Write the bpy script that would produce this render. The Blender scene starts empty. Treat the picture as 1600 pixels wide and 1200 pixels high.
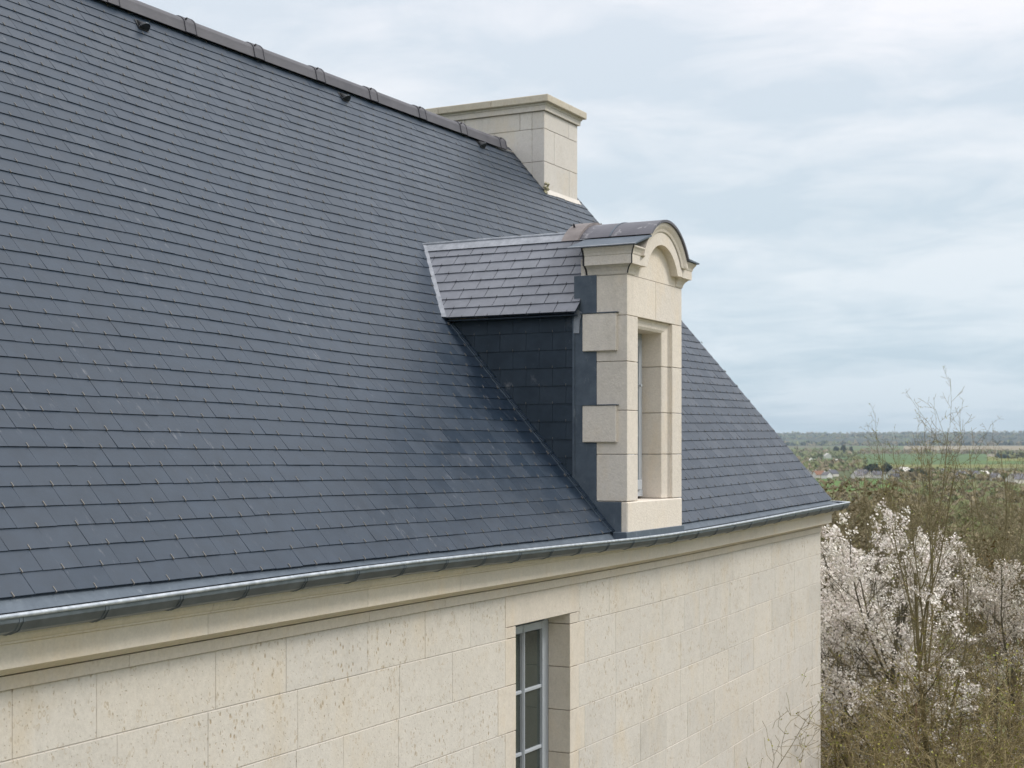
import bpy, math, random
from mathutils import Vector, noise
SC = bpy.context.scene
COL = SC.collection
R = math.radians
# ------------------------------------------------------------------ camera
# eye at the origin; X runs along the facade, Y into the house, Z up
F, CX, Y0, AZ = 2287.0, 800.0, 704.0, R(27.483)
cd = bpy.data.cameras.new('camera'); cam = bpy.data.objects.new('camera', cd); COL.objects.link(cam)
cd.sensor_width = 36.0; cd.lens = 36.0*F/1600.0
cd.shift_y = (Y0-600.0)/1600.0
cd.clip_start = 0.1; cd.clip_end = 60000
cam.location = (0, 0, 0)
cam.rotation_euler = (R(90), 0, AZ-R(90))
cd.dof.use_dof = True; cd.dof.focus_distance = 8.5; cd.dof.aperture_fstop = 7.0
SC.camera = cam
# ------------------------------------------------------------------ sky
SUN_EL, SUN_AZ = R(48), R(-62)      # azimuth measured from +X towards +Y
w = bpy.data.worlds.new('World'); SC.world = w; w.use_nodes = True
nt = w.node_tree; N = nt.nodes; L = nt.links; N.clear()
def wn(t, **k):
    n = N.new(t)
    for a, b in k.items(): setattr(n, a, b)
    return n
out = wn('ShaderNodeOutputWorld'); bg = wn('ShaderNodeBackground'); bg.inputs[1].default_value = 0.10
sky = wn('ShaderNodeTexSky', sky_type='NISHITA'); sky.sun_disc = False
sky.sun_elevation = SUN_EL; sky.sun_rotation = R(90)-SUN_AZ
tc = wn('ShaderNodeTexCoord'); sep = wn('ShaderNodeSeparateXYZ'); L.new(tc.outputs['Generated'], sep.inputs[0])
zc = wn('ShaderNodeMath', operation='MAXIMUM'); L.new(sep.outputs[2], zc.inputs[0]); zc.inputs[1].default_value = 0.0
za = wn('ShaderNodeMath', operation='ADD'); L.new(zc.outputs[0], za.inputs[0]); za.inputs[1].default_value = 0.16
dx = wn('ShaderNodeMath', operation='DIVIDE'); L.new(sep.outputs[0], dx.inputs[0]); L.new(za.outputs[0], dx.inputs[1])
dy = wn('ShaderNodeMath', operation='DIVIDE'); L.new(sep.outputs[1], dy.inputs[0]); L.new(za.outputs[0], dy.inputs[1])
cb = wn('ShaderNodeCombineXYZ'); L.new(dx.outputs[0], cb.inputs[0]); L.new(dy.outputs[0], cb.inputs[1])
n1 = wn('ShaderNodeTexNoise'); n1.inputs['Scale'].default_value = 1.25; n1.inputs['Detail'].default_value = 8; n1.inputs['Roughness'].default_value = 0.5; n1.inputs['Distortion'].default_value = 0.35
mp = wn('ShaderNodeMapping'); mp.inputs['Scale'].default_value = (1.0, 0.8, 1.0); mp.inputs['Rotation'].default_value = (0, 0, R(18)); mp.inputs['Location'].default_value = (3.1, 1.7, 0.4)
L.new(cb.outputs[0], mp.inputs[0]); L.new(mp.outputs[0], n1.inputs['Vector'])
n2 = wn('ShaderNodeTexNoise'); n2.inputs['Scale'].default_value = 4.2; n2.inputs['Detail'].default_value = 9; n2.inputs['Roughness'].default_value = 0.58; n2.inputs['Distortion'].default_value = 0.5
L.new(mp.outputs[0], n2.inputs['Vector'])
nm = wn('ShaderNodeMath', operation='MULTIPLY_ADD'); L.new(n2.outputs['Fac'], nm.inputs[0]); nm.inputs[1].default_value = 0.45
ns = wn('ShaderNodeMath', operation='SUBTRACT'); L.new(n1.outputs['Fac'], ns.inputs[0]); ns.inputs[1].default_value = 0.225; L.new(ns.outputs[0], nm.inputs[2])
cr = wn('ShaderNodeValToRGB'); L.new(nm.outputs[0], cr.inputs[0])
cr.color_ramp.elements[0].position = 0.38; cr.color_ramp.elements[0].color = (0, 0, 0, 1)
cr.color_ramp.elements[1].position = 0.60; cr.color_ramp.elements[1].color = (1, 1, 1, 1)
# veil colour by height: blue-grey low, white above, brightest overhead as an overcast sky is
vr = wn('ShaderNodeValToRGB'); L.new(zc.outputs[0], vr.inputs[0])
ve = vr.color_ramp.elements
ve[0].position = 0.0; ve[0].color = (0.555, 0.685, 0.77, 1)
ve[1].position = 1.0; ve[1].color = (1.16, 1.22, 1.30, 1)
for p_, c_ in ((0.07, (0.57, 0.695, 0.785, 1)), (0.16, (0.635, 0.735, 0.815, 1)), (0.33, (0.74, 0.80, 0.88, 1)), (0.6, (0.95, 1.01, 1.08, 1))):
    q = ve.new(p_); q.color = c_
base = wn('ShaderNodeMixRGB', blend_type='MIX'); base.inputs[0].default_value = 0.94
L.new(sky.outputs[0], base.inputs[1])
vs = wn('ShaderNodeVectorMath', operation='SCALE'); vs.inputs['Scale'].default_value = 10.6; L.new(vr.outputs[0], vs.inputs[0]); L.new(vs.outputs[0], base.inputs[2])
wh = wn('ShaderNodeVectorMath', operation='MULTIPLY'); L.new(vs.outputs[0], wh.inputs[0]); wh.inputs[1].default_value = (1.30, 1.19, 1.13)
mx = wn('ShaderNodeMixRGB', blend_type='MIX'); L.new(cr.outputs[0], mx.inputs[0]); L.new(base.outputs[0], mx.inputs[1]); L.new(wh.outputs[0], mx.inputs[2])
L.new(mx.outputs[0], bg.inputs[0]); L.new(bg.outputs[0], out.inputs[0])
# ------------------------------------------------------------------ sun and exposure
sd = bpy.data.lights.new('sun', 'SUN'); so = bpy.data.objects.new('sun', sd); COL.objects.link(so)
sd.energy = 2.0; sd.angle = R(15); sd.color = (1.0, 0.95, 0.87)
sdir = Vector((math.cos(SUN_EL)*math.cos(SUN_AZ), math.cos(SUN_EL)*math.sin(SUN_AZ), math.sin(SUN_EL)))
so.rotation_euler = sdir.to_track_quat('Z', 'Y').to_euler(); so.location = (0, -20, 30)
SC.view_settings.view_transform = 'Standard'; SC.view_settings.look = 'None'
SC.view_settings.exposure = 0.0; SC.view_settings.gamma = 1.0; SC.view_settings.use_curve_mapping = False
SC.cycles.max_bounces = 6; SC.cycles.volume_bounces = 0; SC.cycles.transparent_max_bounces = 8

rnd = random.Random(7)
# ------------------------------------------------------------------ materials
class MT:
    def __init__(s, name, rough=0.8, spec=0.5, metal=0.0):
        s.m = bpy.data.materials.new(name); s.m.use_nodes = True
        s.t = s.m.node_tree; s.b = s.t.nodes['Principled BSDF']
        s.b.inputs['Roughness'].default_value = rough
        s.b.inputs['Specular IOR Level'].default_value = spec
        s.b.inputs['Metallic'].default_value = metal
        s.co = s.n('ShaderNodeTexCoord').outputs['Object']
        g = s.n('ShaderNodeNewGeometry'); s.co = g.outputs['Position']
    def n(s, t, **k):
        q = s.t.nodes.new(t)
        for a, b in k.items(): setattr(q, a, b)
        return q
    def l(s, a, b): s.t.links.new(a, b)
    def noise(s, sc, det=4, ro=0.5, st=(1, 1, 1), dist=0.0):
        mpn = s.n('ShaderNodeMapping'); mpn.inputs['Scale'].default_value = st; s.l(s.co, mpn.inputs[0])
        q = s.n('ShaderNodeTexNoise'); q.inputs['Scale'].default_value = sc; q.inputs['Detail'].default_value = det
        q.inputs['Roughness'].default_value = ro; q.inputs['Distortion'].default_value = dist
        s.l(mpn.outputs[0], q.inputs['Vector']); return q.outputs['Fac']
    def voro(s, sc, st=(1, 1, 1), feat='F1'):
        mpn = s.n('ShaderNodeMapping'); mpn.inputs['Scale'].default_value = st; s.l(s.co, mpn.inputs[0])
        q = s.n('ShaderNodeTexVoronoi', feature=feat); q.inputs['Scale'].default_value = sc
        s.l(mpn.outputs[0], q.inputs['Vector']); return q
    def ramp(s, fac, stops):
        q = s.n('ShaderNodeValToRGB'); s.l(fac, q.inputs[0]); e = q.color_ramp.elements
        e[0].position, e[1].position = stops[0][0], stops[-1][0]
        e[0].color = c4(stops[0][1]); e[1].color = c4(stops[-1][1])
        for p_, c_ in stops[1:-1]:
            k = e.new(p_); k.color = c4(c_)
        return q.outputs['Color']
    def mix(s, fac, a, b, mode='MIX'):
        q = s.n('ShaderNodeMixRGB', blend_type=mode)
        for i, v in ((0, fac), (1, a), (2, b)):
            if isinstance(v, (int, float)): q.inputs[i].default_value = v if i == 0 else (v, v, v, 1)
            elif isinstance(v, tuple): q.inputs[i].default_value = c4(v)
            else: s.l(v, q.inputs[i])
        return q.outputs[0]
    def math(s, op, a, b=0.0, clamp=False):
        q = s.n('ShaderNodeMath', operation=op); q.use_clamp = clamp
        for i, v in ((0, a), (1, b)):
            if isinstance(v, (int, float)): q.inputs[i].default_value = v
            else: s.l(v, q.inputs[i])
        return q.outputs[0]
    def rand(s):
        a = s.n('ShaderNodeAttribute', attribute_name='rnd').outputs['Fac']
        o = s.n('ShaderNodeObjectInfo').outputs['Random']
        return s.math('FRACT', s.math('ADD', a, o))
    def color(s, c):
        if isinstance(c, tuple): s.b.inputs['Base Color'].default_value = c4(c)
        else: s.l(c, s.b.inputs['Base Color'])
        return s
    def bump(s, h, strength=0.4, dist=0.004):
        q = s.n('ShaderNodeBump'); q.inputs['Strength'].default_value = strength; q.inputs['Distance'].default_value = dist
        s.l(h, q.inputs['Height']); s.l(q.outputs[0], s.b.inputs['Normal']); return s
    def rough(s, v): s.l(v, s.b.inputs['Roughness']); return s
def c4(c):
    return (c, c, c, 1) if isinstance(c, (int, float)) else tuple(c)+((1,) if len(c) == 3 else ())

def slate_mat(name, dark, light, rlo=0.36, rhi=0.5, spec=0.7, scratch=0.5):
    m = MT(name, 0.42, spec)
    c = m.ramp(m.rand(), [(0, dark), (0.55, tuple((a+b)/2 for a, b in zip(dark, light))), (1, light)])
    n_ = m.noise(9, 6, 0.6)
    c = m.mix(0.5, c, m.ramp(n_, [(0.3, tuple(a*0.75 for a in dark)), (0.7, tuple(a*1.25 for a in light))]))
    c = m.mix(0.30, c, m.mix(1.0, c, m.ramp(m.noise(0.9, 5, 0.6, st=(1, 0.5, 0.5)), [(0.3, 0.72), (0.7, 1.28)]), 'MULTIPLY'))
    # pale scuffs and lime bloom: sparse, broken
    sc1 = m.noise(26, 5, 0.65, st=(1, 0.35, 0.35)); sc2 = m.noise(1.6, 3, 0.5)
    msk = m.math('MULTIPLY', m.ramp(sc1, [(0.60, 0.0), (0.74, 1.0)]), m.ramp(sc2, [(0.48, 0.0), (0.66, 1.0)]))
    c = m.mix(m.math('MULTIPLY', msk, scratch), c, (0.30, 0.30, 0.32))
    m.color(c)
    m.rough(m.math('ADD', m.math('MULTIPLY', m.rand(), rhi-rlo), m.math('MULTIPLY', n_, 0.12)))
    rr = m.math('ADD', m.math('MULTIPLY', m.rand(), rhi-rlo), rlo-0.05)
    m.rough(m.math('ADD', rr, m.math('MULTIPLY', n_, 0.1)))
    m.bump(m.math('ADD', m.noise(14, 3), m.math('MULTIPLY', m.noise(120, 3), 0.25)), 0.22, 0.006)
    return m.m
M = {}
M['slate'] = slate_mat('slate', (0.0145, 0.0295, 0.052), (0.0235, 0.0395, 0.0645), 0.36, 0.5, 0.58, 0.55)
M['slate_edge'] = None
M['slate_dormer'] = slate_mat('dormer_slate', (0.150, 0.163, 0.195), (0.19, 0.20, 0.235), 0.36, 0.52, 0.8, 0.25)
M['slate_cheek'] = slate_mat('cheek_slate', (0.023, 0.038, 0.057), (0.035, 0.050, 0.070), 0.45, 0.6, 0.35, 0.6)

def stone_mat(name, c0, c1, pit=1.0, bump=0.5, pitcol=(0.30, 0.20, 0.10), fine=1.0):
    m = MT(name, 0.88, 0.3)
    c = m.ramp(m.noise(2.3, 6, 0.6), [(0.28, c0), (0.72, c1)])
    c = m.mix(0.6, c, m.ramp(m.rand(), [(0, tuple(a*0.93 for a in c0)), (0.35, c1), (0.6, (c1[0]*1.0, c1[1]*0.975, c1[2]*0.93)), (0.8, (c0[0]*0.99, c0[1]*1.0, c0[2]*1.03)), (1, tuple(a*1.02 for a in c1))]))
    # warm drifts
    wd = m.ramp(m.noise(3.0, 5, 0.65, st=(1, 1, 0.5)), [(0.52, 0.0), (0.72, 1.0)])
    c = m.mix(0.0, c, c)
    c = m.mix(0.5, c, m.mix(1.0, c, m.ramp(m.noise(26, 6, 0.75), [(0.3, 0.80), (0.7, 1.12)]), 'MULTIPLY'))
    c = m.mix(m.math('MULTIPLY', wd, 0.45), c, (c1[0]*0.98, c1[1]*0.86, c1[2]*0.66))
    # mottled grain
    g = m.noise(70, 4, 0.65)
    c = m.mix(0.28*fine, c, m.ramp(g, [(0.3, tuple(a*0.80 for a in c0)), (0.7, tuple(min(1, a*1.12) for a in c1))]))
    if pit > 0:
        gate = m.ramp(m.noise(2.1, 3, 0.5), [(0.42, 0.15), (0.62, 1.0)])
        v = m.voro(38, (1.0, 1.0, 0.55)); d = v.outputs['Distance']
        tiny = m.voro(75, (1, 1, 0.6)).outputs['Distance']
        gap = m.ramp(m.noise(48, 3, 0.5, st=(1, 1, 0.55)), [(0.47, 0.0), (0.53, 1.0)])
        p1 = m.math('MULTIPLY', m.math('MULTIPLY', m.ramp(d, [(0.16, 1.0), (0.30, 0.0)]), gap), gate)
        gap2 = m.ramp(m.noise(60, 2, 0.5), [(0.53, 0.0), (0.60, 1.0)])
        p2 = m.math('MULTIPLY', m.ramp(tiny, [(0.12, 1.0), (0.30, 0.0)]), gap2)
        pm = m.math('MULTIPLY', m.math('ADD', p1, m.math('MULTIPLY', p2, 0.8), True), pit, True)
        c = m.mix(m.math('MULTIPLY', pm, 0.74), c, m.mix(m.noise(11, 2), pitcol, (0.42, 0.30, 0.14)))
        # open rings of fossils
        rg = m.ramp(d, [(0.26, 0.0), (0.33, 1.0), (0.40, 0.0)])
        c = m.mix(m.math('MULTIPLY', m.math('MULTIPLY', rg, m.ramp(m.noise(9, 2), [(0.55, 0.0), (0.63, 1.0)])), 0.6*pit), c, (0.40, 0.28, 0.13))
        h = m.math('SUBTRACT', m.math('MULTIPLY', g, 0.6), m.math('MULTIPLY', pm, 1.6))
    else:
        h = m.math('ADD', m.math('MULTIPLY', g, 0.6), m.math('MULTIPLY', m.noise(35, 4, 0.6), 0.9))
    gr = m.math('MULTIPLY', m.ramp(m.noise(1.5, 6, 0.72), [(0.50, 0.0), (0.75, 1.0)]), m.ramp(m.noise(13, 5, 0.7, st=(1, 1, 0.4)), [(0.42, 0.2), (0.65, 1.0)]))
    c = m.mix(m.math('MULTIPLY', gr, 0.30), c, (0.27, 0.235, 0.175))
    m.color(c); m.bump(h, bump, 0.004)
    return m.m
M['stone'] = stone_mat('wall_limestone', (0.64, 0.598, 0.54), (0.72, 0.67, 0.605))
M['stone_smooth'] = stone_mat('dressed_limestone', (0.665, 0.598, 0.515), (0.745, 0.672, 0.58), 0.25, 0.35)
M['cornice'] = stone_mat('cornice_limestone', (0.69, 0.62, 0.525), (0.765, 0.69, 0.585), 0.10, 0.3)
M['dormer_stone'] = stone_mat('dormer_limestone', (0.75, 0.68, 0.60), (0.83, 0.755, 0.67), 0, 0.75)
M['chimney_stone'] = stone_mat('chimney_limestone', (0.675, 0.63, 0.585), (0.755, 0.71, 0.662), 0.35, 0.5)
M['cap_stone'] = stone_mat('chimney_cap_limestone', (0.53, 0.475, 0.385), (0.66, 0.60, 0.50), 0.7, 0.6)
m = MT('mortar', 0.95, 0.2); m.color(m.ramp(m.noise(30, 5), [(0.3, (0.52, 0.475, 0.43)), (0.7, (0.66, 0.61, 0.56))])).bump(m.noise(80, 4), 0.6, 0.003); M['mortar'] = m.m
m = MT('zinc', 0.42, 0.5, 0.55); zz = m.noise(11, 6, 0.65)
m.color(m.ramp(zz, [(0.3, (0.12, 0.143, 0.170)), (0.7, (0.20, 0.230, 0.260))])).rough(m.ramp(zz, [(0.3, 0.34), (0.7, 0.58)])).bump(m.noise(9, 3), 0.25, 0.01); M['zinc'] = m.m
m = MT('zinc_rim', 0.38, 0.6, 0.3); m.color(m.ramp(m.noise(30, 4), [(0.35, (0.40, 0.44, 0.49)), (0.65, (0.60, 0.64, 0.69))])).bump(m.noise(60, 3), 0.3, 0.004); M['zinc_rim'] = m.m
m = MT('lead_flashing', 0.5, 0.5, 0.25); zz = m.noise(8, 6, 0.7)
c = m.ramp(zz, [(0.3, (0.075, 0.098, 0.128)), (0.7, (0.125, 0.155, 0.190))])
c = m.mix(m.ramp(m.noise(23, 6, 0.7, st=(1, 1, 0.4)), [(0.60, 0.0), (0.80, 0.55)]), c, (0.35, 0.38, 0.40))
m.color(c).bump(m.noise(12, 4), 0.4, 0.006); M['lead'] = m.m
m = MT('pale_lead', 0.42, 0.6, 0.35); c = m.ramp(m.noise(14, 6, 0.7), [(0.3, (0.24, 0.26, 0.29)), (0.7, (0.44, 0.46, 0.50))])
m.color(c).bump(m.noise(20, 4), 0.4, 0.006); M['lead_pale'] = m.m
m = MT('hood_lead', 0.46, 0.55, 0.1); c = m.ramp(m.noise(4, 5, 0.6), [(0.3, (0.085, 0.085, 0.102)), (0.7, (0.135, 0.130, 0.152))])
sp = m.math('MULTIPLY', m.ramp(m.noise(17, 6, 0.7), [(0.56, 0.0), (0.64, 1.0)]), m.ramp(m.noise(5.5, 2), [(0.45, 0.0), (0.6, 1.0)]))
m.color(m.mix(m.math('MULTIPLY', sp, 0.75), c, (0.46, 0.45, 0.46))).bump(m.noise(15, 4), 0.3, 0.006); M['hood'] = m.m
m = MT('ridge_clay', 0.6, 0.45); c = m.ramp(m.noise(5, 6, 0.65), [(0.3, (0.072, 0.072, 0.086)), (0.7, (0.112, 0.108, 0.124))])
c = m.mix(m.ramp(m.rand(), [(0, 0.0), (1, 0.3)]), c, (0.14, 0.135, 0.145)); m.color(c).bump(m.noise(60, 4), 0.35, 0.003); M['ridge'] = m.m
m = MT('ridge_tile_tan', 0.6, 0.45); m.color(m.ramp(m.noise(12, 5), [(0.3, (0.19, 0.165, 0.16)), (0.7, (0.27, 0.235, 0.225))])).bump(m.noise(60, 4), 0.3, 0.003); M['tan_tile'] = m.m
m = MT('hook_wire', 0.45, 0.5, 0.6); m.color((0.33, 0.30, 0.26)); M['hook'] = m.m
m = MT('black_vent', 0.5, 0.5); m.color((0.018, 0.02, 0.023)); M['vent'] = m.m
m = MT('window_paint', 0.42, 0.5); m.color(m.ramp(m.noise(6, 4), [(0.3, (0.43, 0.46, 0.50)), (0.7, (0.49, 0.52, 0.56))])); M['paint'] = m.m
m = MT('window_glass', 0.04, 0.8); m.color((0.045, 0.055, 0.048)); M['glass'] = m.m
m = MT('dark_room', 0.9, 0.1); m.color((0.03, 0.03, 0.028)); M['room'] = m.m
m = MT('dark_iron', 0.6, 0.4); m.color((0.03, 0.027, 0.03)); M['iron'] = m.m
m = MT('moss', 0.95, 0.1); m.color(m.ramp(m.noise(60, 4), [(0.4, (0.30, 0.28, 0.16)), (0.6, (0.52, 0.48, 0.36))])).bump(m.noise(90, 4), 0.8, 0.01); M['moss'] = m.m
def bark(name, a, b, rough=0.85):
    m = MT(name, rough, 0.25); m.color(m.ramp(m.noise(5, 5, 0.6), [(0.35, a), (0.65, b)])); return m.m
M['bark'] = bark('grey_bark', (0.085, 0.075, 0.052), (0.15, 0.135, 0.095))
M['bark_olive'] = bark('olive_bark', (0.14, 0.12, 0.062), (0.23, 0.195, 0.105))
M['twig'] = bark('brown_twig', (0.20, 0.158, 0.078), (0.35, 0.285, 0.155))
M['twig_red'] = bark('reddish_twig', (0.17, 0.10, 0.072), (0.28, 0.175, 0.125))
M['twig_pale'] = bark('far_twig', (0.17, 0.14, 0.08), (0.28, 0.23, 0.14))
m = MT('blossom', 0.8, 0.2); m.color(m.ramp(m.rand(), [(0, (0.84, 0.76, 0.72)), (0.5, (0.90, 0.85, 0.79)), (1, (0.92, 0.88, 0.80))]))
m.b.inputs['Subsurface Weight'].default_value = 0.0; M['blossom'] = m.m
m = MT('bud', 0.7, 0.2); m.color(m.ramp(m.rand(), [(0, (0.26, 0.27, 0.05)), (0.6, (0.36, 0.34, 0.07)), (1, (0.20, 0.25, 0.05))])); M['bud'] = m.m
def leafm(name, a, b):
    m = MT(name, 0.8, 0.2); m.color(m.ramp(m.rand(), [(0, a), (1, b)])); return m.m
M['far_brown'] = leafm('far_brown_crown', (0.20, 0.165, 0.095), (0.30, 0.25, 0.155))
M['far_green'] = leafm('far_green_crown', (0.15, 0.17, 0.065), (0.23, 0.245, 0.11))
M['far_dark'] = leafm('dark_evergreen', (0.012, 0.028, 0.016), (0.03, 0.05, 0.026))
M['rust'] = leafm('rust_shrub', (0.16, 0.10, 0.035), (0.24, 0.16, 0.06))
m = MT('land', 0.95, 0.1)
at = m.n('ShaderNodeAttribute', attribute_name='landcol')
nn = m.ramp(m.noise(0.02, 8, 0.65), [(0.25, 0.72), (0.75, 1.25)])
n2 = m.ramp(m.noise(0.9, 6, 0.7), [(0.25, 0.75), (0.75, 1.25)])
m.color(m.mix(1.0, m.mix(1.0, at.outputs['Color'], nn, 'MULTIPLY'), n2, 'MULTIPLY')); M['land'] = m.m
m = MT('white_render', 0.9, 0.2); m.color(m.ramp(m.rand(), [(0, (0.66, 0.62, 0.56)), (1, (0.85, 0.83, 0.80))])); M['wrender'] = m.m
m = MT('grey_far_roof', 0.8, 0.3); m.color(m.ramp(m.rand(), [(0, (0.10, 0.10, 0.12)), (0.7, (0.17, 0.165, 0.18)), (1, (0.22, 0.20, 0.20))])); M['froof'] = m.m
m = MT('clay_far_roof', 0.85, 0.3); m.color((0.26, 0.14, 0.09)); M['croof'] = m.m

# ------------------------------------------------------------------ mesh helpers
class MB:
    def __init__(s): s.v = []; s.f = []; s.r = []; s.cur = 0.0; s.mi = []; s.cm = 0
    def add(s, vs, fs):
        b = len(s.v); s.v += [tuple(q) for q in vs]
        for f in fs:
            s.f.append(tuple(b+i for i in f)); s.r.append(s.cur); s.mi.append(s.cm)
        return s
    def box(s, x0, x1, y0, y1, z0, z1, T=None):
        vs = [(x0, y0, z0), (x1, y0, z0), (x1, y1, z0), (x0, y1, z0), (x0, y0, z1), (x1, y0, z1), (x1, y1, z1), (x0, y1, z1)]
        if T: vs = [T(*q) for q in vs]
        return s.add(vs, [(0, 3, 2, 1), (4, 5, 6, 7), (0, 1, 5, 4), (1, 2, 6, 5), (2, 3, 7, 6), (3, 0, 4, 7)])
    def hexa(s, lo, hi):   # two quads, lower and upper
        return s.add(list(lo)+list(hi), [(0, 3, 2, 1), (4, 5, 6, 7), (0, 1, 5, 4), (1, 2, 6, 5), (2, 3, 7, 6), (3, 0, 4, 7)])
    def prism(s, poly, T0, T1):   # poly list of 2D, T0/T1 map 2D to 3D at the two ends
        n = len(poly)
        return s.add([T0(*p_) for p_ in poly]+[T1(*p_) for p_ in poly],
                     [tuple(range(n)), tuple(range(2*n-1, n-1, -1))]+[(i, i+n, (i+1) % n+n, (i+1) % n) for i in range(n)])
    def tube(s, a, b, ra, rb, n=3, cap=False):
        a = Vector(a); b = Vector(b); d = (b-a)
        if d.length < 1e-6: return s
        d.normalize(); u = d.orthogonal().normalized(); v = d.cross(u)
        vs = []
        for c_, r_ in ((a, ra), (b, rb)):
            for i in range(n):
                t = 2*math.pi*i/n; vs.append(c_+u*(r_*math.cos(t))+v*(r_*math.sin(t)))
        fs = [(i, (i+1) % n, n+(i+1) % n, n+i) for i in range(n)]
        if cap: fs += [tuple(range(n-1, -1, -1)), tuple(range(n, 2*n))]
        return s.add(vs, fs)
    def build(s, name, mat, parent=None, smooth=False, recalc=False, bevel=0.0, mats=None):
        me = bpy.data.meshes.new(name); me.from_pydata(s.v, [], s.f)
        for q in (mats or [mat]): me.materials.append(q)
        if any(s.mi): me.polygons.foreach_set('material_index', s.mi)
        if any(s.r):
            at = me.attributes.new('rnd', 'FLOAT', 'FACE'); at.data.foreach_set('value', s.r)
        if recalc or bevel:
            import bmesh
            bm = bmesh.new(); bm.from_mesh(me); bmesh.ops.recalc_face_normals(bm, faces=bm.faces)
            if bevel:
                bmesh.ops.bevel(bm, geom=list(bm.edges), offset=bevel, segments=1, affect='EDGES', clamp_overlap=True)
            bm.to_mesh(me); bm.free()
        if smooth: me.polygons.foreach_set('use_smooth', [True]*len(me.polygons))
        me.update()
        o = bpy.data.objects.new(name, me); COL.objects.link(o)
        if parent: o.parent = parent
        return o
def tag(o, label=None, cat=None, group=None, kind=None):
    if label: o['label'] = label
    if cat: o['category'] = cat
    if group: o['group'] = group
    if kind: o['kind'] = kind
    return o
def empty(name, loc=(0, 0, 0), parent=None):
    o = bpy.data.objects.new(name, None); COL.objects.link(o); o.location = loc; o.empty_display_size = 0.3
    if parent: o.parent = parent
    return o
def interp(tab, x):
    if x <= tab[0][0]: return tab[0][1]
    for i in range(len(tab)-1):
        (a, b), (c_, d) = tab[i], tab[i+1]
        if x <= c_:
            t = (x-a)/(c_-a); w_ = c_-a
            def sl(j):
                if j <= 0 or j >= len(tab)-1: return 0.0 if j <= 0 else (tab[-1][1]-tab[-2][1])/(tab[-1][0]-tab[-2][0])
                return (tab[j+1][1]-tab[j-1][1])/(tab[j+1][0]-tab[j-1][0])
            m0, m1 = sl(i)*w_, sl(i+1)*w_
            return (2*t**3-3*t*t+1)*b+(t**3-2*t*t+t)*m0+(-2*t**3+3*t*t)*d+(t**3-t*t)*m1
    return tab[-1][1]

# ------------------------------------------------------------------ the land
GROUND = -6.3
HT = [(0, GROUND), (26, GROUND-0.2), (45, -9.3), (100, -15), (300, -22), (600, -24.5), (1600, -25.5), (2600, -22), (4500, -9), (6500, 18), (8000, 33), (9800, 88), (11800, 140), (16000, 142)]
def lerp_tab(tab, x):
    for (a, b), (c_, d) in zip(tab, tab[1:]):
        if x <= c_: return b+(d-b)*(x-a)/(c_-a)
    return tab[-1][1]
def land_h(x, y):
    d = math.hypot(x, y); h = lerp_tab(HT, d)
    k = min(1, max(0, (d-60)/300))
    h += k*noise.noise(Vector((x/420, y/420, 0)))*1.6
    if d > 7600:
        kk = min(1, (d-7600)/2500); h += kk*(noise.noise(Vector((x/1900, y/1900, 3)))*20+noise.noise(Vector((x/420, y/420, 5)))*4)
    return h
def land_c(x, y):
    d = math.hypot(x, y); b = math.degrees(math.atan2(y, x)); j = noise.noise(Vector((x/300, y/300, 9)))
    cell = noise.cell(Vector((x/260+j*0.3, y/170, 1)))
    G = (0.11, 0.18, 0.055); OL = (0.15, 0.155, 0.065); BR = (0.115, 0.092, 0.052); TAN = (0.30, 0.25, 0.165); DK = (0.045, 0.06, 0.035); YG = (0.19, 0.20, 0.06)
    if d < 60: return (0.13, 0.12, 0.065)
    if d < 250: return (0.14, 0.145, 0.06) if cell > 0.35 else (0.12, 0.16, 0.055)
    if d < 900: return OL if cell < 0.4 else (G if cell < 0.7 else (0.12, 0.13, 0.05))
    if d < 1350: return G if (b > 12.5 or cell > 0.7) else OL
    if d < 2100: return (0.14, 0.135, 0.075) if cell > 0.4 else (0.095, 0.11, 0.05)
    if d < 2450: return (0.20, 0.20, 0.075) if cell > 0.3 else YG
    if d < 4300:
        if b < 9.4 and d > 3000: return YG if d < 3700 else (0.26, 0.23, 0.17)
        return (0.10, 0.155, 0.055) if j > -0.35 else (0.11, 0.17, 0.045)
    if d < 5200: return DK if cell > 0.3 else OL
    if d < 6900: return TAN if b < 12.6 else ((0.12, 0.17, 0.06) if cell > 0.5 else (0.15, 0.14, 0.08))
    if d < 7700: return (0.05, 0.062, 0.04)
    if b > 12.3 and cell > 0.45 and d < 10500: return (0.10, 0.125, 0.06)
    return (0.045, 0.052, 0.042) if cell > 0.4 else (0.062, 0.07, 0.05)
def make_land():
    rs = [0, 8, 16, 24, 32, 42, 55, 70, 90, 115, 150, 190, 240, 300, 370, 450, 540, 640, 760, 900]
    d = 900.0
    while d < 14500: d *= 1.045; rs.append(d)
    az = [a*0.25 for a in range(0, 121)]+[33+3*i for i in range(0, 108)]
    vs = [(0, 0, GROUND)]; col = []
    na = len(az)
    for r_ in rs[1:]:
        for a in az:
            x, y = r_*math.cos(R(a)), r_*math.sin(R(a)); vs.append((x, y, land_h(x, y)))
    fs = [(0, 1+i, 1+(i+1) % na) for i in range(na)]
    for k in range(len(rs)-2):
        o1, o2 = 1+k*na, 1+(k+1)*na
        for i in range(na): fs.append((o1+i, o2+i, o2+(i+1) % na, o1+(i+1) % na))
    me = bpy.data.meshes.new('ground'); me.from_pydata(vs, [], fs); me.materials.append(M['land'])
    ca = me.attributes.new('landcol', 'FLOAT_COLOR', 'FACE'); buf = []
    for p_ in me.polygons:
        c_ = p_.center; buf += list(land_c(c_.x, c_.y))+[1]
    ca.data.foreach_set('color', buf)
    me.polygons.foreach_set('use_smooth', [True]*len(me.polygons))
    o = bpy.data.objects.new('ground', me); COL.objects.link(o); tag(o, kind='structure')
make_land()

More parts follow.
